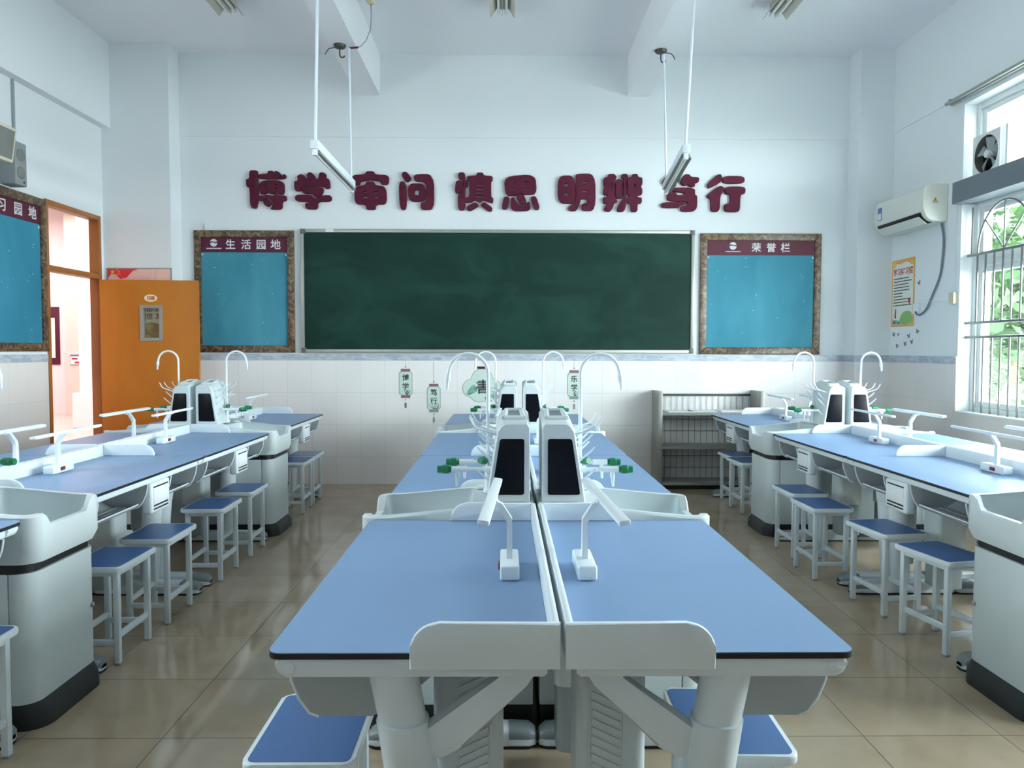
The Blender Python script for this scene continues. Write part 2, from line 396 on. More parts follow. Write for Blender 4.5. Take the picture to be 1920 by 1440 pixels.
def side_fill_window():  # unseen left window, added to let more fill light into the room
    root = bpy.data.objects.new('window_3', None); COL.objects.link(root); struct(root); root.location = (WALL_L, 1.8, 1.9)
    b = MB(); x0, x1 = -.07, -.02
    for (a, c, z0, z1) in ((0, .05, 0, 1.2), (1.15, 1.2, 0, 1.2), (.05, 1.15, 0, .05), (.05, 1.15, 1.15, 1.2), (.58, .62, .05, 1.15)): b.box(x0, x1, a, c, z0, z1, .003)
    b.build('window_frame', 'winframe', root)
    g = MB(); g.box(-.048, -.044, .04, 1.16, .04, 1.16); g.build('window_pane', 'glass', root, smooth=False)
side_fill_window()
trim([(3.80, WALL_R+.10, 3.5, 6.43, 2.635, 2.815)], 'greybeam')

# ------------------------------------------------------------------ door (opens into the room, lies in front of the left pilaster)
def make_door():
    root = bpy.data.objects.new('door_1', None); COL.objects.link(root); struct(root); root.location = (WALL_L, DY0, 0)
    L = DY1-DY0; b = MB(); w = .045; x0, x1 = -.086, .012
    b.box(x0, x1, 0, w, 0, DZ, .004); b.box(x0, x1, L-w, L, 0, DZ, .004); b.box(x0, x1, w, L-w, DZ-w, DZ, .004)
    b.box(x0, x1, w, L-w, 2.075, 2.125, .004)
    b.build('door_frame', 'doorframe', root)
    g = MB(); g.box(-.045, -.039, w-.005, L-w+.005, 2.12, DZ-w+.005); g.build('transom_pane', 'glass', root, smooth=False)
    # leaf: local x along its width, y its thickness
    A = Vector((WALL_L+.02, 7.43)); Bp = Vector((-3.015, 7.505)); wd = (Bp-A).length
    T = Matrix.Translation((A.x-WALL_L, A.y-DY0, 0)) @ Matrix.Rotation(math.atan2(Bp.y-A.y, Bp.x-A.x), 4, 'Z')
    lf = MB(); H = 2.07; X0, X1, Z0, Z1 = .385, .575, 1.485, 1.815; t = .04
    for (a, c, z0, z1) in ((0, X0, .01, H), (X1, wd, .01, H), (X0, X1, .01, Z0), (X0, X1, Z1, H)):
        lf.box(a, c, 0, t, z0, z1, 0, 0, 2, T)
    leaf = lf.build('door_leaf', 'door', root, smooth=False)
    f = MB(); e = .022
    for (a, c, z0, z1) in ((X0-.012, X0+e, Z0-.012, Z1+.012), (X1-e, X1+.012, Z0-.012, Z1+.012), (X0+e, X1-e, Z0-.012, Z0+e), (X0+e, X1-e, Z1-e, Z1+.012)):
        f.box(a, c, -.008, t+.008, z0, z1, .003, 0, 2, T)
    f.build('pane_frame', 'alu', leaf)
    g = MB(); g.box(X0+e-.004, X1-e+.004, .018, .022, Z0+e-.004, Z1-e+.004, 0, 0, 2, T); g.build('pane', 'glass', leaf, smooth=False)
    p = MB(); p.prism([(.48+.062*math.cos(q), 1.893+.035*math.sin(q)) for q in (2*math.pi*k/28 for k in range(28))], -.006, 0, 'y', 0, 0, 2, T)
    p.build('number_plate', 'pale_y', leaf)
    o = text('number', '108', .052, 'inkred', T @ Matrix.Translation((.48, -.0075, 1.893)) @ ROT_B, leaf, .001, .0008)
    return root
make_door()

# ------------------------------------------------------------------ hall beyond the door
wall_box('floor_hall', [(-14, WALL_L-.085, 5.0, 18, -.1, 0)], 'halltile')
wall_box('wall_hall', [(-14, WALL_L-.085, 16.5, 16.7, 0, 4.5), (-14.2, -14, 5.0, 16.7, 0, 4.5), (-14, WALL_L-.085, 4.8, 5.0, 0, 4.5)], 'hallwall')  # last box: unseen end wall added to keep sky light out
wall_box('hall_sky_blocker', [(WALL_L-.085, WALL_L+.06, WALL_B+.2, 16.7, 0, 4.5)], 'hallwall')  # unseen wall added to stop sky light flooding the hall
wall_box('ceiling_hall', [(-14, WALL_L-.085, 5.0, 16.7, 4.45, 4.55)], 'hallwall')
hcol = MB(); hcol.box(-9.15, -8.71, 15.9, 16.5, 0, 4.45, .01); hcol.box(-9.18, -8.68, 15.87, 16.5, 0, 1.32, .005)
struct(hcol.build('trim_hall_pilaster', 'hallbeige', smooth=False))
hcol = MB(); hcol.box(-7.50, -6.7, 13.4, 14.2, 0, 4.45, .02); hcol.box(-7.58, -6.6, 13.3, 14.3, 0, .62, .02)
struct(hcol.build('trim_hall_column', 'hallwall', smooth=False))
def hall_things():
    t = thing('framed_poster', 'tall maroon framed poster in the hall seen through the open door', 'poster', (-10.0, 16.5, 0))
    b = MB(); b.box(-.38, .38, -.03, 0, 1.05, 2.3, .01); b.build('frame', 'maroon', t)
    b = MB(); b.box(-.29, .29, -.034, -.03, 1.2, 2.06); b.build('print', 'posterwhite', t, smooth=False)
    b = MB(); b.prism([(.07*math.cos(q)-.0, 1.72+.07*math.sin(q)) for q in (2*math.pi*k/16 for k in range(16))], -.037, -.034, 'y')
    b.build('emblem', 'blue_pr', t)
    t = thing('wall_notice', 'small blue and white notice with red writing on the beige hall pilaster', 'sign', (-8.93, 15.87, 0))
    b = MB(); b.box(-.12, .12, -.02, 0, 1.06, 1.28, .004); b.build('board', 'pp_dark', t)
    b = MB(); b.box(-.105, .105, -.023, -.02, 1.075, 1.24); b.build('sheet', 'paper', t, smooth=False)
    b = MB(); b.box(-.105, .105, -.0235, -.02, 1.24, 1.268); b.build('heading_strip', 'blue_pr', t, smooth=False)
    b = MB(); b.box(-.08, .04, -.025, -.023, 1.17, 1.21); b.box(-.02, .09, -.025, -.023, 1.09, 1.13); b.build('writing', 'inkred', t, smooth=False)
hall_things()

# ------------------------------------------------------------------ outside the right windows
wall_box('ground_outside', [(4.12, 40, -20, 40, -.6, -.5)], 'pale_ground')
wall_box('trim_outside_canopy', [(4.12, 6.6, -5, 9.5, 3.72, 3.85)], 'eave_tile')
wall_box('trim_outside_fin', [(4.22, 4.36, 6.75, 6.95, -.5, 3.7)], 'fin_tile')
def tree(name, label, loc, h, cr, seed, n=900):
    rnd = random.Random(seed); t = thing(name, label, 'tree', loc, 0, 'trees outside the window')
    b = MB(); b.tube([(0, 0, 0), (.05, .03, h*.4), (0, .1, h*.75)], [.14, .10, .04], 8); b.build('trunk', 'bark', t)
    f = MB()
    for k in range(n):
        d = Vector((rnd.gauss(0, 1), rnd.gauss(0, 1), rnd.gauss(0, 1))).normalized()*cr*(rnd.random()**.4)
        c = Vector((d.x, d.y, h*.66+d.z*1.05)); s = rnd.uniform(.12, .24)
        a = Vector((rnd.gauss(0, 1), rnd.gauss(0, 1), rnd.gauss(0, .6))).normalized(); e = a.cross(Vector((rnd.random(), rnd.random(), 1))).normalized()
        i = len(f.V); f.V += [tuple(c+a*s), tuple(c+e*s*.5), tuple(c-a*s), tuple(c-e*s*.5)]; f.F.append([i, i+1, i+2, i+3]); f.Mi.append(0)
    f.build('foliage', 'leaf', t, smooth=False)
tree('leafy_tree', 'broad green tree farthest behind the barred window', (11.9, 17.6, -.5), 4.8, 2.5, 3, 2200)
tree('leafy_tree', 'green tree nearest the barred window, right of the broad one', (8.9, 13.1, -.5), 4.2, 1.5, 5, 1300)
def shrub():
    t = thing('garden_shrub', 'low light green shrub right outside the bottom of the barred window', 'shrub', (5.95, 9.3, -.5))
    rnd = random.Random(9); b = MB(); f = MB()
    for k in range(5): b.tube([(0, 0, 0), (rnd.uniform(-.1, .1), rnd.uniform(-.1, .1), .7), (rnd.uniform(-.25, .25), rnd.uniform(-.25, .25), 1.6)], [.02, .015, .006], 6)
    for k in range(120):
        c = Vector((rnd.gauss(0, .18), rnd.gauss(0, .18), rnd.uniform(.7, 1.9))); s = rnd.uniform(.05, .1)
        a = Vector((rnd.gauss(0, 1), rnd.gauss(0, 1), rnd.gauss(0, .6))).normalized(); e = a.cross(Vector((rnd.random(), rnd.random(), 1))).normalized()
        i = len(f.V); f.V += [tuple(c+a*s), tuple(c+e*s*.6), tuple(c-a*s), tuple(c-e*s*.6)]; f.F.append([i, i+1, i+2, i+3]); f.Mi.append(0)
    b.build('stems', 'bark', t); f.build('leaves', 'leaf', t, smooth=False)
shrub()

# ------------------------------------------------------------------ lab tables
TL, SL, Y0, TH = 1.2, .461, 1.509, .78
ROWS = {'L': -2.328, 'C': .1205, 'R': 2.598}
TY = [Y0, Y0+TL+SL, Y0+2*TL+SL, Y0+3*TL+2*SL]
SY = [Y0+TL, Y0+3*TL+SL]
def make_foot(root, s, u):
    b = MB(); loops = []
    prof = [(.002, .018, .022), (.008, .034, .040), (.03, .044, .054), (.10, .045, .058), (.3, .045, .062), (.49, .045, .058), (.565, .044, .050), (.59, .034, .036), (.597, .018, .020)]
    for v, w, h in prof:
        sec = rrect(-w, w, .008, h+.012, (.006, .006, min(.02, h*.45), min(.02, h*.45)), 3)
        loops.append([(s*v, u+a, z) for a, z in sec])
    b.loft(loops); ft = b.build('foot', 'steel_white', root)
    for vs in ([.002, .008, .03, .10], [.49, .565, .59, .597]):
        lp = []; c = MB()
        for v in vs:
            q = min(prof, key=lambda p: abs(p[0]-v)); w, h = q[1], q[2]
            sec = rrect(-w-.0015, w+.0015, min(.034, h*.8), h+.0135, (.002, .002, min(.02, h*.45), min(.02, h*.45)), 3)
            lp.append([(s*v, u+a, z) for a, z in sec])
        c.loft(lp); c.build('toe_cap', 'foot_grey', ft)
    k = MB(); k.prism(rrect(.0, .6, u-.046, u+.046, .044), 0, .009, 'z', T=Matrix.Diagonal((s, 1, 1, 1))); k.build('sole', 'black', ft)
def make_table(s, loc, label, colv=.15, near=True, far=True, first=False):
    """local x = s*v (v out from the row centre to the sitting edge), y = along the row"""
    root = thing('lab_table', label, 'table', loc, 0, 'blue topped lab tables')
    S = Matrix.Diagonal((s, 1, 1, 1))
    # top: blue face over a black core
    pl = rrect(.022, .603, .002, TL-.002, (.002, .028, .028, .002))
    b = MB(); b.prism(pl, TH-.014, TH-.002, 'z', 0, 1, 2, S)
    pl2 = rrect(.023, .6025, .0025, TL-.0025, (.002, .028, .028, .002))
    b.prism(pl2, TH-.002, TH, 'z', 0, 0, 2, S)
    b.build('tabletop', ['top', 'top_edge'], root)
    # back rail and end screens
    b = MB(); b.box(.006, .022, .001, TL-.001, TH-.03, TH+.064, .005, 0, 2, S); b.build('back_rail', 'white', root)
    pn = [(.0225, TH-.030), (.31, TH-.030), (.31, TH+.012)]
    pn += [(.25+.06*math.cos(q), TH+.008+.058*math.sin(q)) for q in (math.pi/2*k/8 for k in range(1, 9))] + [(.0225, TH+.066)]
    if near:
        if first: b = MB(); b.prism([(max(.005, x) if x > .03 else .005, z) for x, z in pn], -.014, .0005, 'y', .004, 0, 2, S)
        else: b = MB(); b.prism([(x, max(z, TH+.0005)) for x, z in pn], .003, .018, 'y', .004, 0, 2, S)
        b.build('end_screen', 'white', root)
    if far:
        pf = [(x, max(z, TH+.0005)) for x, z in pn]
        b = MB(); b.prism(pf, TL-.018, TL-.003, 'y', .004, 0, 2, S); b.build('end_screen', 'white', root)
    # frame: end arms, apron under the sitting edge
    b = MB()
    for u in (.035, TL-.035):
        b.prism(rrect(.03, .586, TH-.052, TH-.0145, (.006, .022, .008, .006)), u-.028, u+.028, 'y', .006, 0, 2, S)
    b.box(.555, .580, .063, TL-.063, TH-.050, TH-.0145, .008, 0, 3, S)
    b.box(.05, .08, .063, TL-.063, TH-.050, TH-.0145, .004, 0, 2, S)
    fr = b.build('frame', 'steel_white', root)
    for u0, u1 in ((.0048, .0068), (TL-.0068, TL-.0048)):
        b = MB(); b.prism([(.557+.0115*math.cos(q), TH-.033+.0115*math.sin(q)) for q in (2*math.pi*k/18 for k in range(18))], u0, u1, 'y', .001, 0, 2, S); b.build('screw_cap', 'white', fr)
    for u in (.062, TL-.062):
        def rings(pts): return [[(v+r*math.cos(2*math.pi*q/28), u+r*math.sin(2*math.pi*q/28), z) for q in range(28)] for v, z, r in pts]
        lg = MB(); lg.loft(rings([(.355, TH-.052, .052), (.333, .61, .0505)]), T=S)
        lg.loft(rings([(.334, .618, .0515), (.3338, .616, .0555), (.316, .505, .0565), (.3155, .500, .0535)]), T=S)
        lg.loft(rings([(.317, .51, .053), (.29, .052, .050)]), T=S)
        leg = lg.build('leg', 'steel_white', root)
        br = MB(); br.prism([(.03, TH-.05), (.128, TH-.05), (.118, TH-.064), (.128, TH-.078), (.285, TH-.176), (.30, TH-.24), (.25, TH-.246), (.205, TH-.222), (.075, TH-.082)], u-.018, u+.018, 'y', .007, 0, 2, S)
        br.build('brace', 'steel_white', leg)
    for u in (.064, TL-.085): make_foot(root, s, u)
    # service columns
    for u in (.245, TL-.245):
        c = MB(); c.prism(rrect(colv-.08, colv+.08, u-.08, u+.08, .025), .31, TH-.0505, 'z', .004, 0, 2, S)
        cm = c.build('service_column', 'pp', root)
        h = MB(); du = -1 if u < TL/2 else 1; uf = u+du*.0805
        for k in range(17):
            z = .34+k*.0205
            h.prism([(colv-.045, z+.030), (colv-.045, z+.039), (colv+.02, z+.009), (colv+.02, z)], uf, uf+du*.003, 'y', 0, 0, 2, S)
        for vv in (-.052, .027): h.box(colv+vv-.002, colv+vv+.002, min(uf, uf+du*.003), max(uf, uf+du*.003), .33, TH-.06, 0, 0, 2, S)
        h.build('ribbed_panel', 'pp', cm)
        c = MB(); c.prism(rrect(colv-.072, colv+.072, u-.072, u+.072, .025), .09, .309, 'z', .004, 0, 2, S); c.build('column_cover', 'pp_dark', cm)
    # two open book trays with the socket box between them
    for a, c in ((.075, .535), (.79, TL-.075)):
        t = MB(); ew = .006
        endp = [(.235, TH-.0505), (.29, TH-.095), (.385, TH-.160), (.40, TH-.168), (.515, TH-.168), (.535, TH-.160), (.556, TH-.130), (.572, TH-.090), (.579, TH-.0505)]
        for u in (a, c-ew): t.prism(endp, u, u+ew, 'y', .002, 0, 2, S)
        fl = [(.24, TH-.0505), (.29, TH-.090), (.387, TH-.157), (.402, TH-.163), (.510, TH-.163), (.527, TH-.148), (.532, TH-.151), (.515, TH-.168), (.40, TH-.168), (.385, TH-.162), (.29, TH-.095), (.235, TH-.0545)]
        t.prism(fl, a+ew-.001, c-ew+.001, 'y', 0, 0, 2, S)
        for vv in (.43, .47, .51): t.box(vv-.002, vv+.002, a+ew, c-ew, TH-.164, TH-.160, 0, 0, 2, S)
        tr = t.build('book_tray', 'pp_tray', root)
        ep = [(v, z) for v, z in endp[4:]]
        for u in (a+ew/2, c-ew/2):
            b = MB(); b.tube([(v, u, z) for v, z in ep], .0042, 8, 0, S); b.build('tray_edge', 'white', tr)
        b = MB(); b.tube([(.531, a+ew, TH-.149), (.531, c-ew, TH-.149)], .0042, 8, 0, S); b.build('tray_lip', 'white', tr)
    b = MB(); b.box(.535, .585, .555, .765, TH-.205, TH-.0505, .012, 0, 3, S); sb = b.build('socket_box', 'white', root)
    b = MB(); b.box(.584, .5875, .580, .740, TH-.160, TH-.078, .001, 0, 2, S); b.build('cover_flap', 'paper', sb)
    for z, h in ((.073, .007), (.166, .008), (.183, .008)):
        b = MB(); b.box(.584, .5862, .580, .740, TH-z-h/2, TH-z+h/2, 0, 0, 2, S)
        b.build('slot', 'black', sb)
    return root
WHERE = ['nearest the camera', 'past the near sinks', 'before the far sinks', 'by the back wall']
def tlabel(row, s, k):
    if row == 'C': return 'blue topped lab table %s, centre row, %s half' % (WHERE[k], 'left' if s < 0 else 'right')
    side = 'aisle' if (row == 'L') == (s > 0) else ('door' if row == 'L' else 'window')
    return 'blue topped lab table %s, %s row, %s side' % (WHERE[k], 'left' if row == 'L' else 'right', side)
for row, xc in ROWS.items():
    for s in (-1, 1):
        for k in range(4):
            if row == 'L' and k == 0 and s < 0: continue       # outside the frame
            if row == 'R' and k == 0: continue
            colv = (.20 if s < 0 else .125) if (row == 'C' and k == 0) else .15
            make_table(s, (xc, TY[k], 0), tlabel(row, s, k), colv, near=(k != 2), far=True, first=(k == 0))

# ------------------------------------------------------------------ desk lamps
def make_lamp(s, loc, label, yaw):
    t = thing('desk_lamp', label, 'lamp', loc, 0, 'white table lamps')
    S = Matrix.Diagonal((s, 1, 1, 1))
    b = MB(); b.box(-.026, .026, -.085, .095, 0, .040, .006, 0, 3, S); base = b.build('base', 'white', t)
    b = MB(); b.box(.0262, .031, -.025, .012, .012, .030, .002, 0, 2, S); b.build('power_switch', 'red', base)
    p = MB(); p.loft([[(s*x, y, z) for x, y, z in lp] for lp in (
        [(-.008, -.013, .038), (.008, -.013, .038), (.008, .013, .038), (-.008, .013, .038)],
        [(-.007, -.012, .150), (.007, -.012, .140), (.007, .012, .140), (-.007, .012, .150)],
        [(.020, -.011, .192), (.032, -.011, .182), (.032, .011, .182), (.020, .011, .192)],
        [(.034, -.010, .199), (.040, -.010, .187), (.040, .010, .187), (.034, .010, .199)])])
    p.build('post', 'white', t)
    h = MB(); h.tube([(s*.040, -.022, .196), (s*.040, .022, .196)], .009, 12); h.build('hinge', 'white', t)
    R = Matrix.Translation((s*.050, .01, .203)) @ Matrix.Rotation(s*yaw, 4, 'Z') @ Matrix.Rotation(s*math.radians(-8), 4, 'Y')
    h = MB(); h.box(-.0145, .0145, -.30, .30, -.007, .007, .004, 0, 2, R); hd = h.build('lamp_head', 'white', t)
    h = MB(); h.box(-.010, .010, -.285, .285, -.0085, -.0065, 0, 0, 2, R); h.build('diffuser', 'tube', hd, smooth=False)
    return t
def sside(row, s):
    if row == 'C': return 'centre row, %s half' % ('left' if s < 0 else 'right')
    return '%s row, %s side' % ('left' if row == 'L' else 'right', 'aisle' if (row == 'L') == (s > 0) else ('door' if row == 'L' else 'window'))
def llabel(row, s, k):
    return 'white desk lamp on the table %s, %s' % (WHERE[k], sside(row, s))
for row, xc in ROWS.items():
    for s in (-1, 1):
        for k in range(4):
            if (row in 'LR' and k == 0): continue
            make_lamp(s, (xc+s*.104, TY[k]+(.56 if row == 'C' and k == 0 else .6), TH+.0006), llabel(row, s, k), .05 if row == 'C' and k == 0 else .02)

# ------------------------------------------------------------------ sinks and the service towers on them
def make_sink(s, loc, label):
    root = thing('sink_unit', label, 'sink', loc, 0, 'pale grey sink units')
    S = Matrix.Diagonal((s, 1, 1, 1)); g = .003
    def plan(d, r): return rrect(.012-min(d, .0), .615+d, g-min(d, g-.0005), SL-g+min(d, g-.0005), (.01, r, r, .01), 8)
    b = MB()
    rr = lambda d: rrect(.012, .612+d, g, SL-g, (.01, .075, .075, .01), 10)
    lo = [(x, y, 0) for x, y in rrect(.012, .648, .0005, SL-.0005, (.01, .09, .09, .01), 10)]
    b.loft([lo, [(x, y, .055) for x, y in rrect(.012, .644, .0005, SL-.0005, (.01, .09, .09, .01), 10)], [(x, y, .082) for x, y in rr(.012)], [(x, y, .095) for x, y in rr(.002)]], T=S)
    b.build('plinth', 'plinth', root)
    b = MB(); b.box(.012, .535, g, SL-g, .0955, .578, .003, 0, 2, S); b.build('carcass', 'pp', root)
    b = MB(); b.prism(rrect(.538, .618, g, SL-g, (.003, .07, .07, .003), 10), .0955, .578, 'z', .003, 0, 2, S); d = b.build('door', 'pp', root)
    b = MB(); T = S @ Matrix.Translation((.618, SL-.06, .335)) @ Matrix.Rotation(math.radians(90), 4, 'Y')
    b.lathe([(.011, 0), (.011, .006), (.008, .009)], n=16, T=T); b.build('lock', 'alu', d)
    b = MB(); b.prism(rrect(.014, .606, g+.004, SL-g-.004, (.01, .065, .065, .01), 10), .5785, .612, 'z', 0, 0, 2, S); b.build('trim_band', 'black', root)
    # basin: outer wall, rim that steps down at the front, bowl
    ns = 14
    def loop(x0, x1, y0, y1, r):
        pts = rrect(x0, x1, y0, y1, r, 8); out = []
        for a, c in zip(pts, pts[1:]+pts[:1]):              # even subdivision so the rim can change height
            n = ns if math.hypot(a[0]-c[0], a[1]-c[1]) > .1 else 1
            out += [(a[0]+(c[0]-a[0])*k/n, a[1]+(c[1]-a[1])*k/n) for k in range(n)]
        return out
    def ztop(v, u):
        z = .792 + max(0, min(1, (.56-v)/.40))*.036
        if v > .52:
            e = min(u, SL-u)
            q = max(0, min(1, (e-.075)/.012)); z -= .052*q*max(0, min(1, (v-.52)/.03))
        return z
    O = loop(.006, .640, g, SL-g, (.01, .05, .05, .01)); O0 = loop(.006, .628, g+.004, SL-g-.004, (.01, .07, .07, .01))
    I = loop(.235, .612, .030, SL-.030, .03); I1 = loop(.25, .600, .045, SL-.045, .03); I2 = loop(.27, .585, .07, SL-.07, .04)
    ins = lambda L, d: [(p[0]+d*(-.0 if p[0] < .3 else 0), p[1]) for p in L]
    cx, cy = .42, SL/2
    sh = lambda L, d: [(p[0]+math.copysign(min(d, abs(cx-p[0])), cx-p[0]), p[1]+math.copysign(min(d, abs(cy-p[1])), cy-p[1])) for p in L]
    loops = [[(x, y, .6125) for x, y in O0], [(x, y, .65) for x, y in O], [(x, y, ztop(x, y)-.008) for x, y in O],
             [(x, y, ztop(px, py)) for (x, y), (px, py) in zip(sh(O, .007), O)],
             [(x, y, ztop(px, py)-.001) for (x, y), (px, py) in zip(sh(I, -.004), I)],
             [(x, y, ztop(px, py)-.010) for (x, y), (px, py) in zip(I, I)],
             [(x, y, .68) for x, y in I1], [(x, y, .632) for x, y in I2]]
    b = MB(); b.loft(loops, T=S); bs = b.build('basin', 'pp', root, ang=40)
    b = MB(); b.lathe([(.031, .0), (.031, .008), (.026, .011), (.010, .011)], (.205, SL-.066, .8245), 20, 0, S); b.build('drain_cover', 'pp', bs)
    return root
def make_tower(s, loc, label):
    root = thing('service_tower', label, 'sink tower', loc, 0, 'sink towers with black panels')
    S = Matrix.Diagonal((s, 1, 1, 1)); u0, u1 = .088, .355; zb = .8285
    # body: tapered, rounded shoulders, open tray on top
    def sec(u, e=0):
        zt = 1.122 + .034*(u-u0)/(u1-u0); f = lambda z: .186-.046*(z-zb)/(zt-zb)
        pts = [(.022+e, zb), (f(zb)-e, zb), (f(zt-.03)-e, zt-.03)]
        c = (f(zt)-.03-e, zt-.03)
        pts += [(c[0]+.03*math.cos(q), c[1]+.03*math.sin(q)-e) for q in (math.pi/2*k/5 for k in range(1, 6))]
        pts += [(.034, zt-e), (.022+e, zt-.012-e)]
        return [(x, u, z) for x, z in pts]
    b = MB(); b.loft([sec(u0, .004), sec(u0+.006), sec((u0+u1)/2), sec(u1-.006), sec(u1, .004)], T=S); body = b.build('tower_body', 'pp', root)
    b = MB()
    rim = [(.045, u0+.075), (.118, u0+.075), (.112, u1-.05), (.05, u1-.05)]
    rz = lambda u: 1.122+.034*(u-u0)/(u1-u0)
    for a, c in zip(rim, rim[1:]+rim[:1]): b.tube([(a[0], a[1], rz(a[1])+.004), (c[0], c[1], rz(c[1])+.004)], .010, 8, 0, S)
    b.build('top_rim', 'pp', body)
    b = MB(); b.loft([[(x, u, rz(u)-.004) for x, u in rim], [(x, u, rz(u)+.003) for x, u in rim]], T=S); b.build('top_opening', 'foot_grey', body, smooth=False)
    # dark panel on the near face
    def corner(pts, r=.010):
        out = []
        n = len(pts)
        for i in range(n):
            p, a, c = Vector(pts[i]), Vector(pts[i-1]), Vector(pts[(i+1) % n])
            p0 = p+(a-p).normalized()*r; p1 = p+(c-p).normalized()*r
            out += [tuple(p0.lerp(p, .55*2*t*(1-t)+0) if 0 else ((1-t)**2*p0+2*t*(1-t)*p+t*t*p1)) for t in (0, .33, .67, 1)]
        return out
    scr = corner([(.044, .855), (.166, .855), (.134, 1.065), (.044, 1.065)])
    b = MB(); b.prism(scr, u0-.003, u0+.003, 'y', .001, 0, 2, S); b.build('front_panel', 'screen', root)
    # drying pegs
    f = lambda z: .186-.046*(z-zb)/.31
    for z, ln, us in ((1.075, .105, (.12, .20, .33)), (1.02, .06, (.14, .25, .35)), (.975, .06, (.12, .30)), (.90, .055, (.12, .33))):
        for u in us:
            v = f(z)-.004
            if ln > .08: pp = [(v, u, z), (v+ln*.72, u-.012, z+ln*.26), (v+ln*.82, u-.014, z+ln*.34), (v+ln, u-.016, z+ln*.66)]
            else: pp = [(v, u, z), (v+ln*.4, u-.006, z+ln*.34), (v+ln*.75, u-.012, z+ln*.68), (v+ln, u-.016, z+ln*.95)]
            b = MB(); b.tube(pp, [.0042, .0038, .0036, .0030], 8, 0, S)
            b.build('peg', 'white', root)
    # gooseneck spout
    V, U = .184, .285
    path = [(V, U, zb), (V, U, 1.30)] + [(V+.077-.077*math.cos(q), U, 1.303+.077*math.sin(q)) for q in (math.pi*k/16 for k in range(1, 16))]
    path += [(V+.158, U, 1.290)]
    b = MB(); b.tube(path, .0074, 14, 0, S); b.lathe([(.018, 0), (.018, .012), (.012, .02), (.012, .09), (.0095, .10)], (V, U, zb), 16, 0, S)
    nk = b.build('gooseneck_spout', 'white', root)
    b = MB(); b.tube([(V+.157, U, 1.296), (V+.158, U, 1.285), (V+.159, U, 1.272), (V+.160, U, 1.268), (V+.162, U, 1.238)], [.0105, .0105, .0095, .0065, .0055], 12, 0, S); b.build('nozzle', 'white', nk)
    def handle(p0, p1, par, r=.017):
        b = MB(); p0, p1 = Vector(p0), Vector(p1); d = (p1-p0)
        b.tube([p0, p0+d*.15, p0+d*.2, p0+d*.62, p0+d*.66, p1], [r*.75, r*.75, r, r, r*.86, r*.8], 8, 0, S)
        b.build('tap_handle', 'green', par)
    handle((V+.008, U-.01, .955), (V+.030, U-.045, .962), nk, .016)
    for u, z, ln in ((.17, .938, -.014), (.345, .940, -.034)):
        b = MB(); v0 = f(z)-.003
        b.tube([(v0, u, z), (.335+ln, u, z)], .0085, 12, 0, S)
        b.tube([(.275+ln, u, z), (.335+ln, u, z)], .0115, 12, 0, S)
        b.tube([(.312+ln, u, z), (.312+ln, u, z-.030), (.313+ln, u, z-.034), (.314+ln, u, z-.066)], [.0095, .0085, .0065, .0045], 10, 0, S)
        b.tube([(v0-.0, u, z), (v0+.03, u, z)], .013, 12, 0, S)
        tp = b.build('side_tap', 'white', root)
        handle((.335+ln, u, z), (.388+ln, u, z), tp)
    return root
for row, xc in ROWS.items():
    for s in (-1, 1):
        for k in range(2):
            if k == 0 and ((row == 'L' and s < 0) or (row == 'R' and s > 0)): continue
            wh = ('near', 'far')[k]
            make_sink(s, (xc, SY[k], 0), 'pale grey sink unit with black plinth, %s one, %s' % (wh, sside(row, s)))
            make_tower(s, (xc, SY[k], 0), 'grey black-panelled tower with gooseneck spout, %s sink, %s' % (wh, sside(row, s)))

# ------------------------------------------------------------------ stools
def make_stool(loc, rz, label):
    t = thing('lab_stool', label, 'stool', loc, rz, 'white stools with blue seats'); H = .445
    b = MB(); b.prism(rrect(-.13, .13, -.18, .18, .025), H-.024, H-.001, 'z', .006, 0, 3); st = b.build('seat', 'white', t)
    b = MB(); b.prism(rrect(-.119, .119, -.169, .169, .018), H-.006, H, 'z'); b.build('blue_pad', 'seat', st)
    w = .0125; X, Y = .094, .140
    b = MB()
    for sx in (-1, 1): b.box(sx*X-w*.8, sx*X+w*.8, -Y+w, Y-w, H-.049, H-.0245, .002)
    for sy in (-1, 1): b.box(-X+w, X-w, sy*Y-w*.8, sy*Y+w*.8, H-.049, H-.0245, .002)
    b.build('seat_frame', 'steel_white', t)
    for sx in (-1, 1):
        for sy in (-1, 1):
            b = MB(); b.box(sx*X-w, sx*X+w, sy*Y-w, sy*Y+w, .008, H-.0245, .002); lg = b.build('leg', 'steel_white', t)
            b = MB(); b.box(sx*X-w, sx*X+w, sy*Y-w, sy*Y+w, 0, .0085, .001); b.build('foot_cap', 'pp_dark', lg)
    for sx in (-1, 1):
        b = MB(); b.box(sx*X-w*.7, sx*X+w*.7, -Y+w, Y-w, .115, .140, .002); b.build('stretcher', 'steel_white', t)
    for sy in (-1, 1):
        b = MB(); b.box(-X+w, X-w, sy*Y-w*.7, sy*Y+w*.7, .085, .110, .002); b.build('stretcher', 'steel_white', t)
    return t
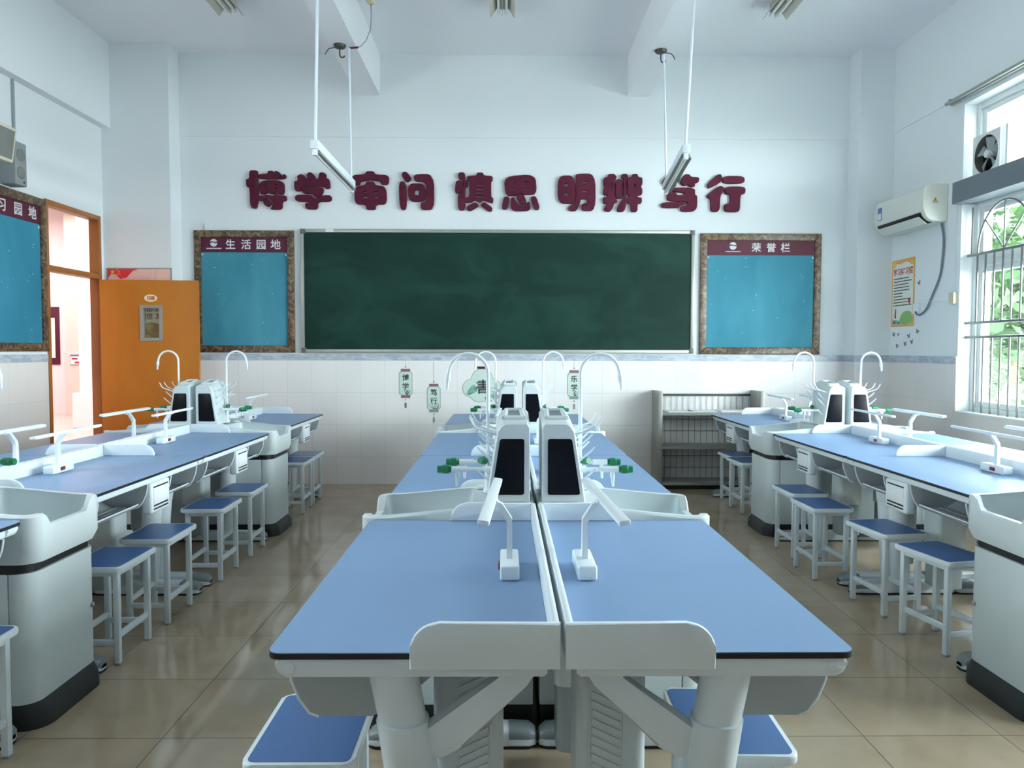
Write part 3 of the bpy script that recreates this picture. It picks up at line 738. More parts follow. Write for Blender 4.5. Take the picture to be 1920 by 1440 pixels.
STOOLS = [(-1.79, 2.40, .0, 'at the left edge, cut off, left row'),
 (-1.80, 3.445, .0, 'right behind the near sink of the left row'),
 (-1.80, 3.93, .02, 'second past the near sink of the left row'),
 (-1.80, 4.645, .02, 'third past the near sink of the left row'),
 (-1.80, 5.18, .02, 'in front of the far sink of the left row'),
 (-1.80, 6.505, .02, 'nearer of two past the left far sink'),
 (-1.81, 6.885, .02, 'nearest the back wall in the left row'),
 (-.475, 1.875, .0, 'under the nearest centre table, left'),
 (.573, 1.905, -.03, 'under the nearest centre table, right'),
 (2.09, 3.53, .20, 'right behind the near sink of the right row'),
 (2.07, 4.03, .13, 'second past the near sink of the right row'),
 (1.985, 4.66, .02, 'third past the near sink of the right row'),
 (2.035, 5.135, .03, 'in front of the far sink of the right row'),
 (2.12, 6.505, .06, 'nearer of two past the right far sink'),
 (2.15, 6.885, .06, 'nearest the bookcase in the right row')]
st0 = None
for x, y, rz, w in STOOLS:
    lb = 'white stool with a blue seat ' + w
    if st0 is None: st0 = make_stool((x, y, 0), rz, lb)
    else: dup(st0, (x, y, 0), rz, lb)

# ------------------------------------------------------------------ back wall: board, notice boards, letters
def bx(px): return (px-944.2)/182.65
def bz(py): return 1.355+(664-py)/185.0
YB = WALL_B
def make_blackboard():
    t = thing('chalkboard', 'wide dark green chalkboard with an aluminium frame on the back wall', 'blackboard', (0, YB, 0))
    x0, x1, z0, z1 = -2.077, 1.955, 1.362, 2.622; w = .035
    b = MB(); b.box(x0+w*.6, x1-w*.6, -.03, -.0, z0+w*.6, z1-w*.6); b.build('writing_surface', 'chalkboard', t, smooth=False)
    b = MB()
    b.box(x0, x0+w, -.042, -.0, z0+.05, z1-.05, .004); b.box(x1-w, x1, -.042, -.0, z0+.05, z1-.05, .004)
    b.box(x0+.05, x1-.05, -.042, -.0, z1-w, z1, .004); b.box(x0+.05, x1-.05, -.048, -.0, z0, z0+w, .004)
    b.build('board_frame', 'alu', t)
    for a in (x0, x1-.05):
        for c in (z0, z1-.05):
            b = MB(); b.box(a-.001, a+.051, -.046, -.0, c-.001, c+.051, .006); b.build('corner_cap', 'alu_dark', t)
    b = MB(); b.box(x0+.26, x0+.34, -.0435, -.042, z1-w+.002, z1-.002); b.build('paper_tag', 'paper', t, smooth=False)
make_blackboard()
def emblem(t, T, r):
    """round white school emblem with a line of small print under it"""
    top = [(r*math.cos(q), r*.15+r*math.sin(q)*.9) for q in (math.radians(10+160*k/14) for k in range(15))] + [(-r*.5, r*.45), (r*.2, r*.25)]
    bot = [(r*math.cos(q), -r*.1+r*math.sin(q)) for q in (math.radians(180+180*k/14) for k in range(15))] + [(r*.3, -r*.1), (-r*.2, r*.12)]
    me = outline_mesh([top, bot], .002, .0002, T); me.materials.append(M['textwhite']); link('emblem', me, t)
    b = MB(); rnd = random.Random(3)
    x = -r*2.1
    while x < r*2.1:
        w = r*rnd.uniform(.2, .34); b.box(x, x+w, -r*1.75, -r*1.45, -.001, .001, 0, 0, 2, T); x += w+r*.1
    b.build('small_print', 'textwhite', t, smooth=False)
def notice_board(label, T, w, h, header, hx, ex, felt, seed, fs=.105, name='notice_board'):
    """T places the board: local x to the right, y up, z out of the wall; origin at its lower left corner"""
    t = thing(name, label, 'notice board', T.translation); T = T.to_3x3().to_4x4(); f = .072
    b = MB()
    def bar(pts): b.prism(pts, 0, .030, 'z', .008, 0, 2, T)
    bar([(0, 0), (w, 0), (w-f, f), (f, f)]); bar([(0, h), (f, h-f), (w-f, h-f), (w, h)]); bar([(0, 0), (f, f), (f, h-f), (0, h)]); bar([(w, 0), (w, h), (w-f, h-f), (w-f, f)])
    b.build('frame', 'marble', t)
    b = MB(); b.box(f-.01, w-f+.01, f-.01, h-f+.01, .0, .012, 0, 0, 2, T); b.build('felt_panel', felt, t, smooth=False)
    hb = h-f-.150
    b = MB(); b.box(f, w-f, hb, h-f, .0125, .0165, 0, 0, 2, T); hd = b.build('header_banner', 'maroon', t, smooth=False)
    for c, x in zip(header, hx): text('lettering', c, fs, 'textwhite', T @ Matrix.Translation((x, hb+.072, .0175)), hd, .001, .0016)
    if ex: emblem(hd, T @ Matrix.Translation((ex, hb+.095, .0175)), .036)
    rnd = random.Random(seed); b = MB()
    for k in range(22):
        x, y = rnd.uniform(f+.02, w-f-.02), rnd.uniform(f+.02, hb-.02); a = rnd.uniform(.003, .009)
        b.prism([(x, y), (x+a, y+a*.3), (x+a*.5, y+a*1.3)], .0122, .0135, 'z', 0, 0, 2, T)
    b.box(f+.005, f+.02, hb-.03, hb-.012, .0122, .0135, 0, 0, 2, T); b.box(w-f-.02, w-f-.006, hb-.035, hb-.014, .0122, .0135, 0, 0, 2, T)
    b.build('paper_scraps', 'paper', t, smooth=False)
notice_board('teal notice board headed 生活园地 left of the chalkboard', Matrix.Translation((bx(366), YB, 1.362)) @ ROT_B, 1.02, 1.245,
    '生活园地', [bx(p)-bx(366) for p in (434, 463, 491, 518)], bx(403)-bx(366), 'felt', 1)
notice_board('wide teal notice board headed 荣誉栏 right of the chalkboard', Matrix.Translation((bx(1312.5), YB, 1.355)) @ ROT_B, 1.25, 1.24,
    '荣誉栏', [bx(p)-bx(1312.5) for p in (1418, 1446, 1473)], bx(1374)-bx(1312.5), 'felt', 2, .10)
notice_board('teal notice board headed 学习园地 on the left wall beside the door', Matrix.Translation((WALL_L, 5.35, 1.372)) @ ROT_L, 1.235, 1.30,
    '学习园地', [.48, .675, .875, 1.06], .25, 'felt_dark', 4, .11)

R1 = lambda p: (440+p[0]/6, 300+p[1]/6); R2 = lambda p: (740+p[0]/6, 300+p[1]/6); R3 = lambda p: (1030+p[0]/5.0526, 300+p[1]/5.0526)
def hole(x0, y0, x1, y1): return ('h', [(x0, y0), (x1, y0), (x1, y1), (x0, y1)])
SIGN = [('博', R1, [[(190,125),(275,125),(281,150),(283,550),(195,550),(190,310),(155,310),(150,225),(188,220)],
  [(285,170),(390,165),(395,130),(455,130),(462,165),(500,212),(550,205),(563,165),(595,175),(595,224),(285,222)],
  [(470,130),(512,135),(545,175),(540,203),(510,205),(470,165)],
  [(298,235),(575,235),(575,392),(510,395),(480,370),(440,390),(380,372),(360,392),(298,390)],
  [(275,405),(350,405),(380,395),(455,410),(480,378),(500,405),(600,402),(598,465),(550,470),(550,562),(410,562),(442,520),(442,475),(380,428),(330,465),(280,460)],
  [(335,460),(375,434),(435,490),(395,535),(350,510)], hole(364,275,390,290), hole(475,275,500,288), hole(365,322,392,338), hole(475,325,500,338)]),
 ('学', R1, [[(683,245),(728,238),(718,190),(750,165),(790,170),(832,228),(822,165),(860,140),(900,160),(932,222),(955,215),(965,150),(1000,142),(1040,160),(1040,212),(1075,215),(1090,320),(1040,328),(1010,297),(765,302),(760,354),(690,356)],
  [(765,310),(1000,306),(1012,350),(985,407),(940,428),(888,400),(895,385),(775,382)],
  [(695,395),(870,392),(890,425),(945,436),(1002,400),(1098,398),(1100,470),(945,472),(945,558),(810,556),(803,490),(860,482),(860,472),(695,470)]]),
 ('审', R1, [[(1325,172),(1475,165),(1485,130),(1575,130),(1585,165),(1740,170),(1738,278),(1655,280),(1640,240),(1530,225),(1420,245),(1415,285),(1325,295)],
  [(1355,305),(1480,280),(1485,242),(1575,242),(1585,282),(1710,300),(1715,498),(1590,502),(1590,560),(1485,560),(1480,502),(1355,495)],
  hole(1450,357,1495,368), hole(1570,357,1618,368), hole(1450,414,1500,431), hole(1570,414,1618,431)]),
 ('问', R2, [[(75,165),(110,126),(150,145),(195,215),(150,252),(115,235)], [(48,240),(130,240),(138,558),(58,558)],
  [(215,160),(440,156),(446,557),(295,560),(288,475),(360,472),(358,245),(218,240)], [(150,262),(345,262),(350,465),(155,468)], hole(225,335,271,396)]),
 ('慎', R2, [[(710,138),(788,136),(790,225),(820,235),(820,297),(790,302),(792,560),(708,560),(705,385),(762,360),(774,240),(750,216),(712,205)],
  [(685,230),(750,224),(766,250),(756,360),(715,375),(672,360)],
  [(810,175),(915,172),(920,138),(990,138),(998,172),(1098,175),(1095,234),(1080,228),(1080,415),(1104,420),(1100,482),(1060,470),(980,445),(960,478),(900,445),(850,478),(785,475),(785,420),(835,415),(835,230),(810,228)],
  [(805,520),(900,467),(940,500),(935,522),(850,570),(810,560)], [(965,490),(1000,464),(1095,530),(1087,570),(1050,574),(965,510)],
  hole(910,270,990,282), hole(910,316,990,328), hole(910,360,990,372), hole(910,403,990,415)]),
 ('思', R2, [[(1220,180),(1575,152),(1592,378),(1440,387),(1400,358),(1365,394),(1240,397)],
  [(1220,405),(1287,405),(1265,552),(1193,547)], [(1300,415),(1335,415),(1350,452),(1430,518),(1484,470),(1510,460),(1525,566),(1300,568)],
  [(1355,400),(1400,370),(1445,390),(1480,465),(1440,500),(1400,480)], [(1515,405),(1580,396),(1622,520),(1612,552),(1563,552)],
  hole(1310,239,1360,249), hole(1447,234,1500,243), hole(1316,317,1360,329), hole(1452,311,1502,323)]),
 ('明', R3, [[(70,142),(230,138),(236,395),(225,404),(72,402)], [(240,123),(425,120),(430,472),(300,474),(298,405),(350,400),(350,362),(290,362),(285,395),(250,477),(175,472),(170,440),(215,408),(243,380),(243,160)],
  hole(135,215,167,243), hole(135,305,167,330), hole(303,199,351,211), hole(303,284,351,296)]),
 ('辨', R3, [[(545,125),(600,120),(630,155),(613,165),(610,352),(632,365),(634,392),(605,402),(590,450),(560,484),(508,470),(510,445),(540,402),(498,402),(496,345),(540,340),(540,324),(498,320),(500,260),(513,245),(498,215),(503,158),(540,153)],
  [(615,172),(680,168),(686,347),(640,358),(615,347)], [(670,125),(720,120),(737,150),(722,170),(719,330),(720,400),(700,480),(640,482),(630,450),(665,382),(690,350),(690,170),(668,155)],
  [(770,125),(820,120),(830,152),(867,155),(870,215),(855,245),(870,270),(867,320),(825,326),(825,342),(867,345),(864,402),(825,404),(825,482),(760,482),(758,404),(724,397),(726,345),(760,335),(724,312),(730,250),(722,215),(730,155),(768,152)],
  hole(789,218,804,246), hole(569,215,584,243)]),
 ('笃', R3, [[(1048,200),(1100,130),(1130,123),(1150,148),(1222,148),(1217,187),(1192,197),(1187,242),(1140,242),(1120,207),(1085,237)],
  [(1223,205),(1265,123),(1310,123),(1330,148),(1407,150),(1402,197),(1367,207),(1364,242),(1320,242),(1295,217),(1265,237)],
  [(1113,250),(1367,248),(1367,320),(1390,325),(1387,472),(1235,480),(1232,425),(1300,418),(1305,380),(1103,377),(1103,310),(1125,290),(1190,295),(1195,320),(1267,320),(1269,297),(1113,282)],
  [(1048,388),(1270,384),(1290,405),(1225,420),(1220,442),(1048,442)]]),
 ('行', R3, [[(1478,215),(1575,123),(1617,123),(1620,192),(1510,252),(1488,252)], [(1625,138),(1832,136),(1837,207),(1630,212)],
  [(1478,320),(1600,226),(1642,245),(1642,285),(1607,320),(1604,477),(1518,477),(1516,355),(1483,340)],
  [(1648,236),(1842,236),(1845,302),(1797,314),(1794,460),(1770,480),(1648,477),(1646,403),(1700,396),(1702,312),(1648,307)]])]
for ch, R, pcs in SIGN:
    outl, holes = [], []
    for p in pcs:
        if p[0] == 'h': holes.append([(bx(R(q)[0]), bz(R(q)[1])) for q in p[1]])
        else: outl.append([(bx(x), bz(y)) for x, y in (R(q) for q in chaikin(p, 2, .2))])
    xs = [q[0] for p in outl for q in p]; zs = [q[1] for p in outl for q in p]
    cx, cz = (min(xs)+max(xs))/2, (min(zs)+max(zs))/2
    bm = bmesh.new()
    for p in outl:                                   # every stroke block on its own, with the holes that lie in it
        ins = lambda q: sum((a[1] > q[1]) != (c[1] > q[1]) and q[0] < (c[0]-a[0])*(q[1]-a[1])/(c[1]-a[1])+a[0] for a, c in zip(p, p[1:]+p[:1])) % 2
        grp = [p]+[h for h in holes if ins((sum(q[0] for q in h)/4, sum(q[1] for q in h)/4))]
        part = outline_mesh([[(x-cx, z-cz) for x, z in q] for q in grp], .035, .003, ROT_B)
        bm.from_mesh(part); bpy.data.meshes.remove(part)
    me = bpy.data.meshes.new('wall_character'); bm.to_mesh(me); bm.free()
    me.materials.append(M['letters']); o = link('wall_character', me, None, (cx, YB-.018, cz))
    tag(o, 'thick maroon wall character %s above the chalkboard' % ch, 'sign letter', 'maroon characters above the chalkboard')

# small white socket plate above the left notice board
b = MB(); b.box(-.045, .045, -.012, 0, -.05, .03, .006); o = b.build('wall_plate', 'paint', None, (bx(393), YB, bz(426)))
tag(o, 'small blank white wall plate peeking over the left notice board', 'socket plate')

# ------------------------------------------------------------------ painted lantern stickers on the tiles
YT = YB-.010
def lantern(label, px, py0, py1, chars, ca='cap_rose', cb='cap_rose', seed=0):
    x = bx(px); zt, zb = bz(py0), bz(py1); h = zt-zb; w = .070
    t = thing('lantern_sticker', label, 'wall sticker', (x, YT, zb), 0, 'lantern stickers on the tiles')
    def pl(name, pts, d0, d1, m): b = MB(); b.prism(pts, -d1, -d0, 'y'); return b.build(name, m, t, smooth=False)
    def oct(a, e): k = .022; return [(-a+k, e), (a-k, e), (a, e+k), (a, h-e-k), (a-k, h-e), (-a+k, h-e), (-a, h-e-k), (-a, e+k)]
    pl('outline', oct(w, 0), 0, .0015, 'lanternedge'); pl('body', oct(w-.005, .005), .0015, .003, 'lantern')
    pl('top_cap', rrect(-.048, .048, h, h+.026, .006), 0, .003, ca); pl('bottom_cap', rrect(-.048, .048, -.026, 0, .006), 0, .003, cb)
    b = MB()
    for cz in (h+.045, -.046): b.prism([(.006*math.cos(q), cz+.006*math.sin(q)) for q in (math.pi*k/6 for k in range(12))], -.003, 0, 'y')
    b.build('beads', 'ink', t, smooth=False)
    pl('tassel', rrect(-.010, .010, -.13, -.075, .006), 0, .003, 'cap_rose' if cb == 'cap_rose' else 'lanternedge')
    pl('cord', [(-.0012, h+.05), (.0012, h+.05), (.0012, bz(664)-zb), (-.0012, bz(664)-zb)], 0, .001, 'lanternedge')
    rnd = random.Random(seed); b = MB()
    for k in range(5):
        x0 = rnd.uniform(0, .03); p = [(x0, .008)]
        for j in range(3): p.append((p[-1][0]+rnd.uniform(-.035, .028), p[-1][1]+rnd.uniform(.012, .03)))
        p = [(max(-.055, min(.055, a)), c) for a, c in p]
        b.tube([(a, -.0035, c) for a, c in p], [.0026, .0022, .0018, .001], 5)
    b.build('bamboo_drawing', 'ink', t, smooth=False)
    for c, z in zip(chars, (h*.72, h*.36)): text('lettering', c, .072, 'ink', Matrix.Translation((0, -.0035, z)) @ ROT_B, t, .0004, .0012)
lantern('lantern sticker reading 博学, leftmost on the wall tiles', 759, 698, 744, '博学', seed=1)
lantern('lantern sticker reading 笃行, hanging lower than the others', 812, 726.5, 771.5, '笃行', cb='lanternedge', seed=2)
lantern('lantern sticker reading 乐学, seen behind the right near spout', 1077, 700, 746, '乐学', cb='lanternedge', seed=3)
def cloud():
    x, z = bx(903), bz(758); t = thing('cloud_sticker', 'cloud shaped sticker with 書 and a teal hill on the wall tiles', 'wall sticker', (x, YT, z))
    def blob(k):
        pts = []
        for i in range(72):
            a = 2*math.pi*i/72; r = max((cx*math.cos(a)+cy*math.sin(a))+math.sqrt(max(0, rr*rr-(cx*math.sin(a)-cy*math.cos(a))**2)) if rr*rr > (cx*math.sin(a)-cy*math.cos(a))**2 else 0
                for cx, cy, rr in ((0, .085, .115), (-.11, -.005, .095), (.11, -.005, .095), (-.03, -.05, .10), (.05, -.05, .10), (0, 0, .12)))
            pts.append((r*k*math.cos(a), .155+r*k*math.sin(a)))
        return pts
    for nm, k, d0, d1, m in (('outline', 1, 0, .0015, 'lanternedge'), ('body', .965, .0015, .003, 'lantern')):
        b = MB(); b.prism(blob(k), -d1, -d0, 'y'); b.build(nm, m, t, smooth=False)
    b = MB(); b.prism(chaikin([(-.165, .09), (-.13, .15), (-.095, .195), (-.055, .17), (-.045, .12), (-.09, .10), (-.14, .075)], 2), -.004, -.003, 'y'); b.build('hill_drawing', 'teal_ink', t, smooth=False)
    b = MB(); b.prism(chaikin([(.02, .03), (.05, .09), (.075, .03)], 1), -.004, -.003, 'y'); b.prism(chaikin([(.08, .05), (.12, .13), (.14, .05)], 1), -.004, -.003, 'y'); b.build('leaf_drawing', 'teal_ink', t, smooth=False)
    b = MB(); b.box(-.05, .05, -.003, 0, .352, .376, .001); b.build('top_cap', 'maroon', t)
    text('lettering', '書', .155, 'ink', Matrix.Translation((.012, -.0045, .155)) @ ROT_B, t, .0004, .0016)
cloud()

# ------------------------------------------------------------------ bookcase
def bookcase():
    x0, x1, yf = 1.535, 2.60, 7.47; D = WALL_B-.014-yf; H = .985
    t = thing('steel_bookcase', 'low grey steel bookcase with a wire back against the tiled wall', 'bookcase', (x0, yf, 0)); Wd = x1-x0
    for a in (0, Wd-.045):
        b = MB(); b.box(a, a+.045, 0, D, .0, H, .004); b.build('side_panel', 'greysteel', t)
    for z in (.775, .435, .075):
        b = MB(); b.box(.045, Wd-.045, .005, D-.012, z-.03, z, .002); b.build('shelf', 'greysteel', t)
    b = MB(); b.box(.045, Wd-.045, .04, .055, 0, .045); b.build('kick_plate', 'black', t, smooth=False)
    b = MB(); y = D-.006
    x = .075
    while x < Wd-.05: b.box(x-.0015, x+.0015, y-.003, y, .075, .93); x += .062
    for z in (.18, .30, .56, .68): b.box(.045, Wd-.045, y-.004, y, z-.002, z+.002)
    b.box(.045, Wd-.045, y-.01, y, .925, .945); b.build('wire_back', 'wire', t, smooth=False)
    for k, (a, c, rz, lb) in enumerate(((.24, .12, .1, 'flat white sheets at the left on the top shelf of the bookcase'), (.48, .14, -.08, 'white sheets in the middle of the bookcase top shelf'), (.78, .13, .05, 'low stack of white paper at the right of the bookcase top shelf'))):
        b = MB(); hh = .006+.008*(k == 2); b.box(-.14, .14, -.10, .10, 0, hh); o = b.build('paper_stack', 'paper', None, (x0+a, yf+c+.02, .7755), (0, 0, rz), smooth=False)
        tag(o, lb, 'paper', 'papers on the bookcase')
bookcase()

# ------------------------------------------------------------------ poster behind the door, on the left pilaster
def pilaster_poster():
    t = thing('wall_poster', 'large poster with a red flag top and golden hills behind the open door leaf', 'poster', (-3.60, PILY-.0005, 0))
    x0, x1, z0, z1 = -.315, .298, 1.36, 2.185; y = -.010
    b = MB(); b.box(x0-.012, x1+.012, y-.004, 0, z0-.012, z1+.012, .003); b.build('frame', 'greysteel', t)
    b = MB(); b.box(x0, x1, y-.005, y-.003, z0, z1); b.build('sheet', 'pale_y', t, smooth=False)
    b = MB(); b.prism([(x0, z1), (x1, z1), (x1, 1.98), (x0, 1.98)], y-.0058, y-.005, 'y'); b.build('sky_wash', 'posterpink', t, smooth=False)
    sw = [(x0, z1), (-.02, z1), (-.07, z1-.02), (-.13, z1-.085), (-.19, z1-.10), (-.24, z1-.055), (-.28, z1-.05), (x0, z1-.09)]
    b = MB(); b.prism(sw, y-.0066, y-.0058, 'y'); b.build('flag', 'flagred', t, smooth=False)
    b = MB()
    def star(cx, cz, r, a0=90): b.prism([(cx+(r if k % 2 == 0 else r*.4)*math.cos(math.radians(a0+36*k)), cz+(r if k % 2 == 0 else r*.4)*math.sin(math.radians(a0+36*k))) for k in range(10)], y-.0074, y-.0066, 'y')
    star(-.268, z1-.030, .024)
    for sx, sz in ((-.222, -.012), (-.202, -.026), (-.204, -.046), (-.224, -.058)): star(sx, z1+sz, .009)
    b.build('stars', 'yellow', t, smooth=False)
    b = MB(); b.prism([(x0, z0), (x1, z0), (x1, 1.62), (.1, 1.66), (-.02, 1.63), (-.12, 1.66), (x0, 1.60)], y-.0066, y-.005, 'y'); b.build('golden_hills', 'gold', t, smooth=False)
    for s_, x, z in (('公正', .055, 1.790), ('法治', .21, 1.790), ('诚信', .055, 1.715), ('友善', .21, 1.715)):
        text('lettering', s_, .066, 'inkred', Matrix.Translation((x, y-.0065, z)) @ ROT_B, t, .0005, .001)
pilaster_poster()

# ------------------------------------------------------------------ left wall: speakers and conduit
def speakers():
    t = thing('column_speaker', 'grey upright speaker box on the left wall above the door', 'speaker', (WALL_L, 6.10, 2.69))
    b = MB(); b.box(0.0, .125, -.07, .08, 0, .34, .008); b.build('cabinet', 'spk', t)
    b = MB()
    for z in (.10, .24):
        b.prism([(.005+.05*math.cos(q), z+.05*math.sin(q)) for q in (2*math.pi*k/24 for k in range(24))], .125, .128, 'x', .001)
    b.build('driver', 'mesh', t); b = MB(); b.lathe([(.008, 0), (.008, .003)], n=12, T=Matrix.Translation((.125, .04, .03)) @ Matrix.Rotation(math.pi/2, 4, 'Y')); b.build('badge', 'black', t)
    t = thing('box_speaker', 'cream framed speaker with a grey mesh front at the left edge of the photo', 'speaker', (WALL_L, 5.70, 2.80))
    R = Matrix.Translation((.19, -.02, .13)) @ Matrix.Rotation(math.radians(8), 4, 'Y') @ Matrix.Rotation(math.radians(0), 4, 'Z')
    b = MB(); b.prism([(-.10, -.10), (.06, -.135), (.085, -.12), (.085, .12), (.06, .135), (-.10, .10)], -.13, .13, 'z', .012, 0, 2, R); b.build('cabinet', 'cream', t)
    b = MB(); b.box(.085, .090, -.10, .10, -.105, .105, .004, 0, 2, R); b.build('mesh_front', 'mesh', t)
    b = MB(); b.box(0, .1, -.05, .01, .10, .16, .004); b.build('bracket', 'pp_dark', t)
    b = MB(); b.box(0, .018, -.012, .012, 0, .66, .003); o = b.build('cable_conduit', 'pp_dark', None, (WALL_L, 6.21, 2.90))
    tag(o, 'thin grey cable conduit running up the left wall to the beam', 'conduit')
speakers()

# ------------------------------------------------------------------ right wall: air conditioner, poster, cable, fan
def air_conditioner():
    y0, y1 = 6.62, 7.49; zb = 2.525; t = thing('air_conditioner', 'white split air conditioner on the right wall', 'air conditioner', (WALL_R, y0, zb))
    L = y1-y0
    prof = [(0, .0), (-.10, .0), (-.165, .02), (-.205, .065), (-.220, .13), (-.218, .27), (-.200, .312), (-.17, .325), (0, .33)]
    pr = [(0, 0), (-.06, 0)] + chaikin(prof[1:-1], 1)[:-2] + [(-.13, .33), (0, .33)]
    b = MB(); b.prism([(x, z) for x, z in pr], 0, L, 'y', .010, 0, 3); body = b.build('casing', 'ac', t)
    b = MB(); b.prism([(-.105, .002), (-.158, .018), (-.196, .055), (-.214, .085), (-.2135, .09), (-.15, .07), (-.10, .03)], .055, L-.055, 'y', 0, 0, 2, Matrix.Translation((-.004, 0, -.002))); b.build('air_outlet', 'black', t)
    b = MB(); b.prism([(-.150, .004), (-.135, .0), (-.205, .055), (-.212, .062)], .06, L-.06, 'y', 0, 0, 2, Matrix.Translation((-.012, 0, -.010))); b.build('louvre', 'ac', t)
    T = Matrix.Translation((-.115, -.0012, .185))
    b = MB(); b.prism([(-.025, -.02), (.025, -.02), (0, .024)], -.0006, .001, 'y', 0, 0, 2, T); w = b.build('warning_label', 'ink', t, smooth=False)
    b = MB(); b.prism([(-.019, -.0165), (.019, -.0165), (0, .0165)], -.0012, -.0006, 'y', 0, 0, 2, T); b.build('yellow_field', 'yellow', w, smooth=False)
    b = MB(); b.prism([(-.002, .009), (.004, .009), (.0, .0), (.004, .0), (-.004, -.013), (-.001, -.003), (-.005, -.003)], -.0018, -.0012, 'y', 0, 0, 2, T); b.build('bolt', 'ink', w, smooth=False)
    b = MB(); b.box(-.2225, -.2195, L-.14, L-.07, .135, .255); lb = b.build('energy_label', 'blue_pr', t, smooth=False)
    b = MB(); b.box(-.2235, -.2224, L-.134, L-.076, .14, .20); b.build('label_field', 'paper', lb, smooth=False)
air_conditioner()
def right_wall_bits():
    X = WALL_R
    t = thing('study_poster', 'poster titled 学习好习惯 with an orange border on the right wall', 'poster', (X, 7.545, 1.63))
    T = ROT_R; w, h = .42, .655
    b = MB(); b.box(0, w, 0, h, 0, .003, 0, 0, 2, T); b.build('border', 'orange_pr', t, smooth=False)
    b = MB(); b.prism(chaikin([(.022, .02), (w-.022, .02), (w-.022, h-.055), (w*.62, h-.03), (w*.4, h-.045), (.022, h-.03)], 1, .12), .003, .004, 'z', 0, 0, 2, T); b.build('sheet', 'posterwhite', t, smooth=False)
    text('title', '学习好习惯', .072, 'inkred', T @ Matrix.Translation((w/2, h-.125, .0045)), t, .0005, .0015)
    b = MB(); rnd = random.Random(5)
    for k in range(10):
        x = .045; z = h-.19-k*.029; end = rnd.uniform(.20, .37)
        while x < end:
            q = rnd.uniform(.012, .03); b.box(x, x+q, z, z+.010, .004, .005, 0, 0, 2, T); x += q+.006
    b.build('small_print', 'ink', t, smooth=False)
    b = MB(); b.prism(chaikin([(.14, .02), (w-.022, .02), (w-.022, .13), (.30, .155), (.2, .13)], 2), .004, .005, 'z', 0, 0, 2, T); b.build('meadow_drawing', 'green_pr', t, smooth=False)
    b = MB(); b.prism([(.07, .09), (.10, .08), (.10, .17), (.085, .18)], .005, .006, 'z', 0, 0, 2, T); b.prism([(.335+.02*math.cos(q), .245+.028*math.sin(q)) for q in (math.pi*k/8 for k in range(16))], .004, .005, 'z', 0, 0, 2, T); b.build('red_drawing', 'inkred', t, smooth=False)
    b = MB(); b.prism(chaikin([(.03, .03), (.2, .02), (.16, .06), (.05, .07)], 1), .005, .006, 'z', 0, 0, 2, T); b.build('book_drawing', 'teal_ink', t, smooth=False)
    b = MB(); b.prism(chaikin([(.02, h-.02), (.09, h-.01), (.07, h-.07), (.02, h-.08)], 1), .004, .005, 'z', 0, 0, 2, T); b.prism(chaikin([(w-.1, h-.06), (w-.02, h-.01), (w-.02, h-.07)], 1), .004, .005, 'z', 0, 0, 2, T); b.build('yellow_drawing', 'yellow', t, smooth=False)
    # butterfly stickers
    bf = [(7.05, 2.03, 'beside the right edge of the study poster'), (7.49, 1.555, 'just under the left corner of the study poster'), (7.40, 1.555, 'small one second from the left under the study poster'),
          (7.21, 1.535, 'upper middle under the study poster'), (7.06, 1.575, 'rightmost under the study poster'), (7.42, 1.44, 'lowest left under the study poster'), (7.27, 1.46, 'lowest middle under the study poster'), (7.155, 1.48, 'lower right under the study poster')]
    for k, (y, z, lb) in enumerate(bf):
        s = .016 if k != 2 else .011
        b = MB()
        for sg in (-1, 1):
            b.prism(chaikin([(0, .2*s), (sg*1.3*s, 1.5*s), (sg*1.5*s, .5*s), (sg*.4*s, 0)], 1), .0, .002, 'z', 0, 0, 2, ROT_R)
            b.prism(chaikin([(0, 0), (sg*1.0*s, -.3*s), (sg*.9*s, -1.2*s), (sg*.2*s, -.7*s)], 1), .0, .002, 'z', 0, 0, 2, ROT_R)
        o = b.build('butterfly_sticker', 'ink', None, (X, y, z), (math.radians((k*37) % 50-25), 0, 0), smooth=False)
        tag(o, 'dark butterfly sticker ' + lb, 'wall sticker', 'butterflies around the poster')
    # socket, cable, conduit, junction box
    b = MB(); b.box(-.025, 0, -.045, .045, -.05, .05, .005); o = b.build('wall_socket', 'paint', None, (X, 7.06, 1.79)); tag(o, 'white wall socket at the right edge of the study poster where the grey cable ends', 'socket')
    pts = [(-.02, 6.68, 2.52), (-.02, 6.64, 2.38), (-.015, 6.66, 2.20), (-.012, 6.70, 2.05), (-.014, 6.80, 1.90), (-.02, 6.88, 1.78), (-.03, 6.96, 1.73), (-.03, 7.02, 1.735), (-.028, 7.05, 1.76)]
    sm = []
    for i in range(len(pts)-1):
        p0, p1, p2, p3 = (Vector(pts[max(0, min(len(pts)-1, i+d))]) for d in (-1, 0, 1, 2))
        for k in range(6):
            q = k/6; sm.append(.5*((2*p1)+(p2-p0)*q+(2*p0-5*p1+4*p2-p3)*q*q+(3*p1-p0-3*p2+p3)*q**3))
    b = MB(); b.tube([(p.x, p.y, p.z) for p in sm]+[pts[-1]], .0095, 10); o = b.build('power_cable', 'cable', None, (X, 0, 0)); tag(o, 'thick grey power cable hanging from the air conditioner', 'cable')
    b = MB(); b.box(-.014, 0, 6.525, 7.014, -.010, .010, .002); o = b.build('surface_conduit', 'paint', None, (X, 0, 1.845)); tag(o, 'thin white conduit running level from the socket to the junction box', 'conduit')
    b = MB(); b.box(-.012, 0, -.008, .008, 0, .80, .002); o = b.build('surface_conduit', 'paint', None, (X, 6.485, 1.901)); tag(o, 'thin white conduit rising from the junction box beside the window', 'conduit')
    b = MB(); b.box(-.035, 0, -.038, .038, -.05, .05, .006); o = b.build('junction_box', 'cream', None, (X, 6.485, 1.849)); tag(o, 'small cream junction box on the wall left of the window', 'junction box')
